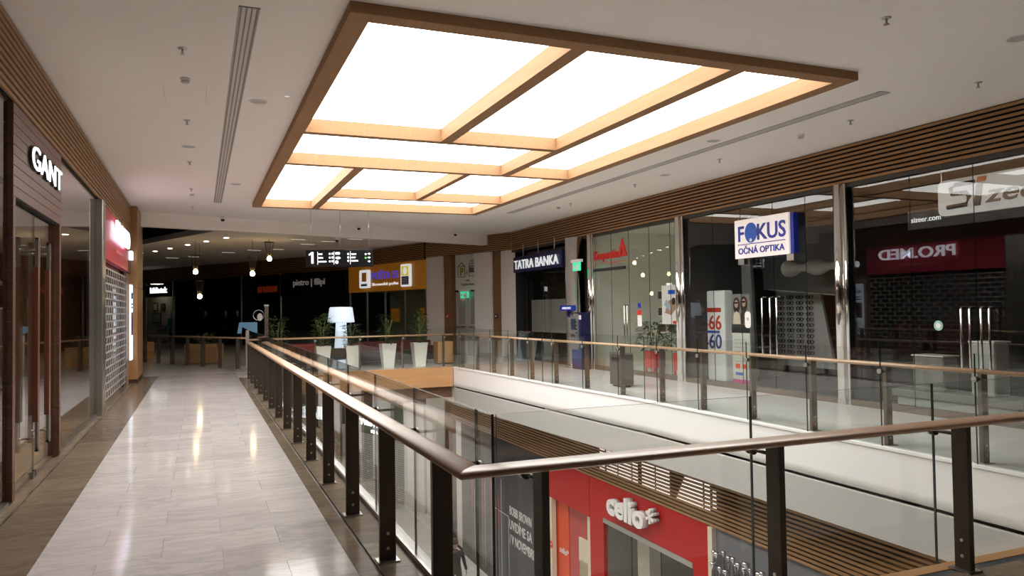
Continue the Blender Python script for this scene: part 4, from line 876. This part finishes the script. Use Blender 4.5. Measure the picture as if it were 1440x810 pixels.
# red fashion shop
ce = thing('red_shop_front', 'glossy red celio shop front with white raised lettering', 'shop front', (LX-.03, 17.2, 0), -PI/2)
box('fascia', 0, 2.12, 0, .12, -2.95, -2.03, red, ce, .004); box('fascia', 2.14, 6.4, 0, .12, -2.80, -2.03, red, ce, .004); box('pier', 2.14, 2.75, 0, .12, LF, -2.80, red, ce); box('pier', 5.95, 6.4, 0, .12, LF, -2.80, red, ce)
text('letters', 'celio', .62, white, ce, 3.9, -2.56, -.13, .04, .035, width=1.42); text('letters', '*', .62, white, ce, 4.83, -2.56, -.13, .04, .012)
text('letter_backs', 'celio', .62, mat('letter_grey', (.35, .34, .33), .5), ce, 3.9, -2.56, -.06, .03, .035, width=1.42); text('letter_backs', '*', .62, MATS['letter_grey'], ce, 4.83, -2.56, -.06, .03, .012)
box('door_head', 2.75, 5.95, -.01, .1, -2.90, -2.80, steel, ce)
for k in range(3): pane('pane', 2.77+k*1.06, 3.81+k*1.06, .04, .052, LF, -2.9, ce, shopglass)
box('cream_jamb', .0, .15, .0, .12, LF, -2.95, cream, ce); box('orange_wall', .0, .75, .16, .22, LF, -2.95, orange, ce); text('wall_letters', 'celio*', .2, white, ce, .5, -4.25, .15, .004, .01, width=.5)
box('red_wall', .75, 2.14, .18, .23, LF, -2.9, mat('soft_red', (.5, .07, .06), .4), ce); box('cream_column', 1.9, 2.05, .06, .17, LF, -2.95, cream, ce); box('inner_column', 3.3, 3.75, .5, .8, LF, -2.9, cream, ce)
box('pattern_panel', 1.45, 1.9, .08, .12, LF, -4.1, mat('leopard', (.3, .25, .18), .6, 0, 1.6, 90), ce); prism('pattern_board', rrect(1.35, 1.9, -4.15, -3.6, .02), .12, .17, cream, ce)
boxes('room', [(0, 6.4, 3.2, 3.3, LF, -1.9), (0, .05, .5, 3.2, LF, -1.9), (6.35, 6.4, .2, 3.2, LF, -1.9)], mat('shop_beige', (.36, .26, .18), .7), ce)
cn = thing('stop_sticker', 'round red sticker on the cream shop jamb', 'sticker', (LX-.035, 17.1, -4.1), -PI/2); prism('disc', ell(0, 0, .09, .09, 18), -.004, 0, signred, cn); prism('inner', ell(0, 0, .04, .015, 10), -.007, -.004, white, cn)
mw = thing('wall_lamp', 'warm shop ceiling spotlight inside the red shop', 'light', (LX+1.6, 14.2, -2.0)); lathe('body', [(.08, 0), (.08, -.14), (.06, -.16)], black, mw, 12); cyl('lens', .055, -.165, -.158, downm, mw, 12)
# hoarding
ho = thing('black_hoarding', 'black printed hoarding reading UVIDÍME SA V NOVEMBRI', 'hoarding', (LX-.03, 24.0, 0), -PI/2)
hb = mat('hoarding_black', (.022, .022, .024), .3)
for k in range(5): box('sheet', k*1.35+.003, k*1.35+1.347, 0, .05, LF, -2.03, hb, ho)
hw = mat('hoarding_white', (.75, .75, .76), .5)
text('title', 'BOBBI BROWN', .34, hw, ho, 4.95, -4.02, -.002, .003, .004, width=1.5)
text('line', 'UVIDÍME SA', .36, hw, ho, 4.95, -4.42, -.002, .003, .01, width=1.55); text('line', '/ V NOVEMBRI', .36, hw, ho, 5.0, -4.82, -.002, .003, .01, width=1.65)
rg = mat('lipstick_red', (.45, .04, .05), .4)
for k, (x, z0, z1) in enumerate(((1.0, -4.6, -3.5), (1.5, -4.9, -3.6), (1.95, -4.7, -3.4), (2.7, -4.4, -3.2), (3.25, -4.6, -3.7))): prism('lipstick', [(x, z0), (x+.10, z0), (x+.10, z1-.1), (x+.05, z1), (x, z1-.2)], -.004, 0, rg, ho); boxes('lipstick_case', [(x-.02, x+.12, -.004, 0, LF+.1, z0)], mat('case_grey', (.10, .10, .11), .3) if k == 0 else MATS['case_grey'], ho)
boxes('line_drawing', [(x, x+.015, -.004, 0, LF+.2, z) for x, z in ((1.25, -3.9), (2.2, -3.5), (3.0, -3.9), (3.55, -3.2), (4.1, -4.1))]+[(3.0, 4.1, -.004, 0, -4.12, -4.105)], hw, ho)
# silver tube installation
tbw = thing('tube_display', 'dense row of upright silver rods with round tips before a grey wall', 'display', (LX-.03, 10.75, 0), -PI/2)
box('back_panel', 0, 8.5, .04, .1, LF, -2.03, wallshop, tbw); box('side_post', 0, .12, -.05, .04, LF, -2.03, cream, tbw)
rnd_ = random.Random(4)
rodm = {}
for k in range(64):
    x = .2+k*.065+rnd_.uniform(-.02, .02); d = rnd_.uniform(.05, .26); zt = -2.24-rnd_.uniform(0, .34)
    key = k % 4
    if key not in rodm:
        o = lathe('rod', [(.022, -3.2), (.022, -.14), (.014, -.12), (.014, -.08), (.035+.006*key, -.05), (.04+.006*key, -.015), (.02, 0)], tubem, tbw, 10); rodm[key] = o
    else: o = shared(rodm[key], tbw)
    o.location = (x, -d, zt)
# lower far shops
yv = thing('lower_cosmetics_front', 'pale YVES ROCHER shop front with closed white roller shutter', 'shop front', (M_[0], M_[1], 0), rzM)
box('fascia', .1, 4.85, 0, .2, -3.72, -2.2, mat('sage', (.17, .19, .15), .6), yv); text('letters', 'YVES ROCHER', .36, ledhi, yv, 2.7, -3.34, -.03, .02, .015, width=3.3); text('small_letters', 'FRANCE', .19, ledhi, yv, 2.7, -3.64, -.02, .01, .01, width=1.3)
sh = boxmesh('shutter_slat', [(0, 3.9, 0, .03, .0, .075)], .008, 1); sh.materials.append(mat('shutter_grey', (.78, .77, .74), .5))
for k in range(27): o = link('shutter_slat', sh, yv); o.location = (.9, .05, LF+.02+k*.095)
box('shutter_back', .9, 4.8, .1, .15, LF, -3.6, mat('shutter_dark', (.06, .06, .05), .7), yv); box('green_pier', -.2, .85, .05, .2, LF, -3.6, mat('olive', (.16, .17, .05), .6), yv); box('blue_poster', .1, .65, .0, .04, -5.6, -4.7, emis('poster_blue', (.1, .25, .7), .5), yv); box('pier', 4.85, lM-.15, -.1, .3, LF, -2.1, wallgrey, yv)
te = thing('lower_lingerie_front', 'dark fascia with glowing white TEZENIS lettering over a wood lined shop', 'shop front', (B_[0], B_[1], 0), rzB)
box('fascia', 11, lB-.1, 0, .2, -3.5, -2.2, black, te); text('letters', 'TEZENIS', .85, led2, te, 16.6, -3.4, -.05, .03, .02, width=3.9)
boxes('room', [(11, lB, 3, 3.1, LF, -2.2), (11, lB, .2, 3, LF-.02, LF+.01)], mat('shop_wood', (.2, .10, .04), .5), te)
for k in range(7): box('wall_board', 11.2+k*1.2, 12.3+k*1.2, 2.5, 2.6, LF, -3.4, oak, te)
for x in (13.5, 16, 18.5): box('garment_rail', x, x+1.3, 1.4, 1.44, -4.9, -4.86, steel, te)
boxes('pier', [(11, 11.5, 0, .4, LF, -2.2), (lB-.5, lB, 0, .4, LF, -2.2)], wallgrey, te)
wl2 = sempty('wall_lower', (A_[0], A_[1], 0), rzA, 'white piers of the lower level doorway')
for x0, x1, d in ((-.1, 1.0, 0), (1.4, 2.6, .25), (2.6, lA+.3, 0)): box('pier', x0, x1, d, .6, LF, -1.1, wallgrey, wl2)
box('wood_panel', 1.0, 1.4, .06, .6, LF, -1.1, MATS['panel_wood'], wl2)

# ------------------------------------------------------------------ the visitor on the lower floor
def person(loc, rotz, label):
    P = [(0,0,.95,.14,.11),(0,0,1.12,.135,.1),(0,0,1.32,.17,.115),(0,0,1.44,.09,.08),(0,.01,1.52,.05,.05),
         (.19,0,1.40,.065,.065),(.25,-.02,1.13,.048,.048),(.30,.06,.90,.036,.036),(-.19,0,1.40,.065,.065),(-.24,.02,1.13,.048,.048),(-.25,.10,.90,.036,.036),
         (.1,0,.88,.095,.1),(.11,.05,.48,.062,.065),(.12,-.05,.09,.042,.045),(.125,.11,.05,.04,.03),(-.1,0,.88,.095,.1),(-.11,-.04,.48,.062,.065),(-.12,-.18,.09,.042,.045),(-.125,-.03,.05,.04,.03)]
    Ed = [(0,1),(1,2),(2,3),(3,4),(2,5),(5,6),(6,7),(2,8),(8,9),(9,10),(0,11),(11,12),(12,13),(13,14),(0,15),(15,16),(16,17),(17,18)]
    me = bpy.data.meshes.new('body'); me.from_pydata([p[:3] for p in P], Ed, []); 
    o = bpy.data.objects.new('body', me); COL.objects.link(o)
    md = o.modifiers.new('skin', 'SKIN'); o.modifiers.new('sub', 'SUBSURF').levels = 2
    for i, sv in enumerate(me.skin_vertices[0].data): sv.radius = P[i][3:5]; sv.use_root = i == 0
    dg_ = bpy.context.evaluated_depsgraph_get(); me2 = bpy.data.meshes.new_from_object(o.evaluated_get(dg_)); bpy.data.objects.remove(o)
    t = thing('person', label, 'person', loc, rotz)
    me2.materials.clear(); me2.materials.append(jacket); me2.materials.append(trouser); me2.shade_smooth()
    for p in me2.polygons: p.material_index = 1 if p.center.z < .9 and abs(p.center.x) < .24 else 0
    link('body', me2, t)
    hd = lathe('head', [(.045, 1.5), (.055, 1.53), (.075, 1.57), (.085, 1.63), (.088, 1.68), (.075, 1.74), (.04, 1.77), (.005, 1.78)], skin, t, 18); hd.scale = (.92, 1.08, 1)
    lathe('hair', [(.09, 1.64), (.096, 1.69), (.083, 1.755), (.045, 1.785), (.003, 1.795)], hairm, t, 18, (0, -.015, 0)).scale = (.95, 1.08, 1)
    prism('nose', [(-.012, 1.62), (.012, 1.62), (.004, 1.66), (-.004, 1.66)], .09, .112, skin, hd)
    for s in (-1, 1):
        x = .30 if s > 0 else -.25; y = .06 if s > 0 else .10
        box('palm', x-.016, x+.016, y-.03, y+.05, .79, .89, skin, t, .012)
        for k in range(4): tube('finger', [(x, y-.022+k*.021, .80), (x-.004*s, y-.018+k*.022, .755), (x-.016*s, y-.012+k*.021, .72+abs(k-1.5)*.008)], [.0095, .009, .007], skin, t, 6)
        tube('thumb', [(x, y+.045, .86), (x-.005*s, y+.075, .82), (x-.01*s, y+.07, .785)], [.011, .010, .008], skin, t, 6)
    return t
person((6.42, 19.9, LF), -.35, 'person in a dark jacket walking on the lower floor by the black hoarding')
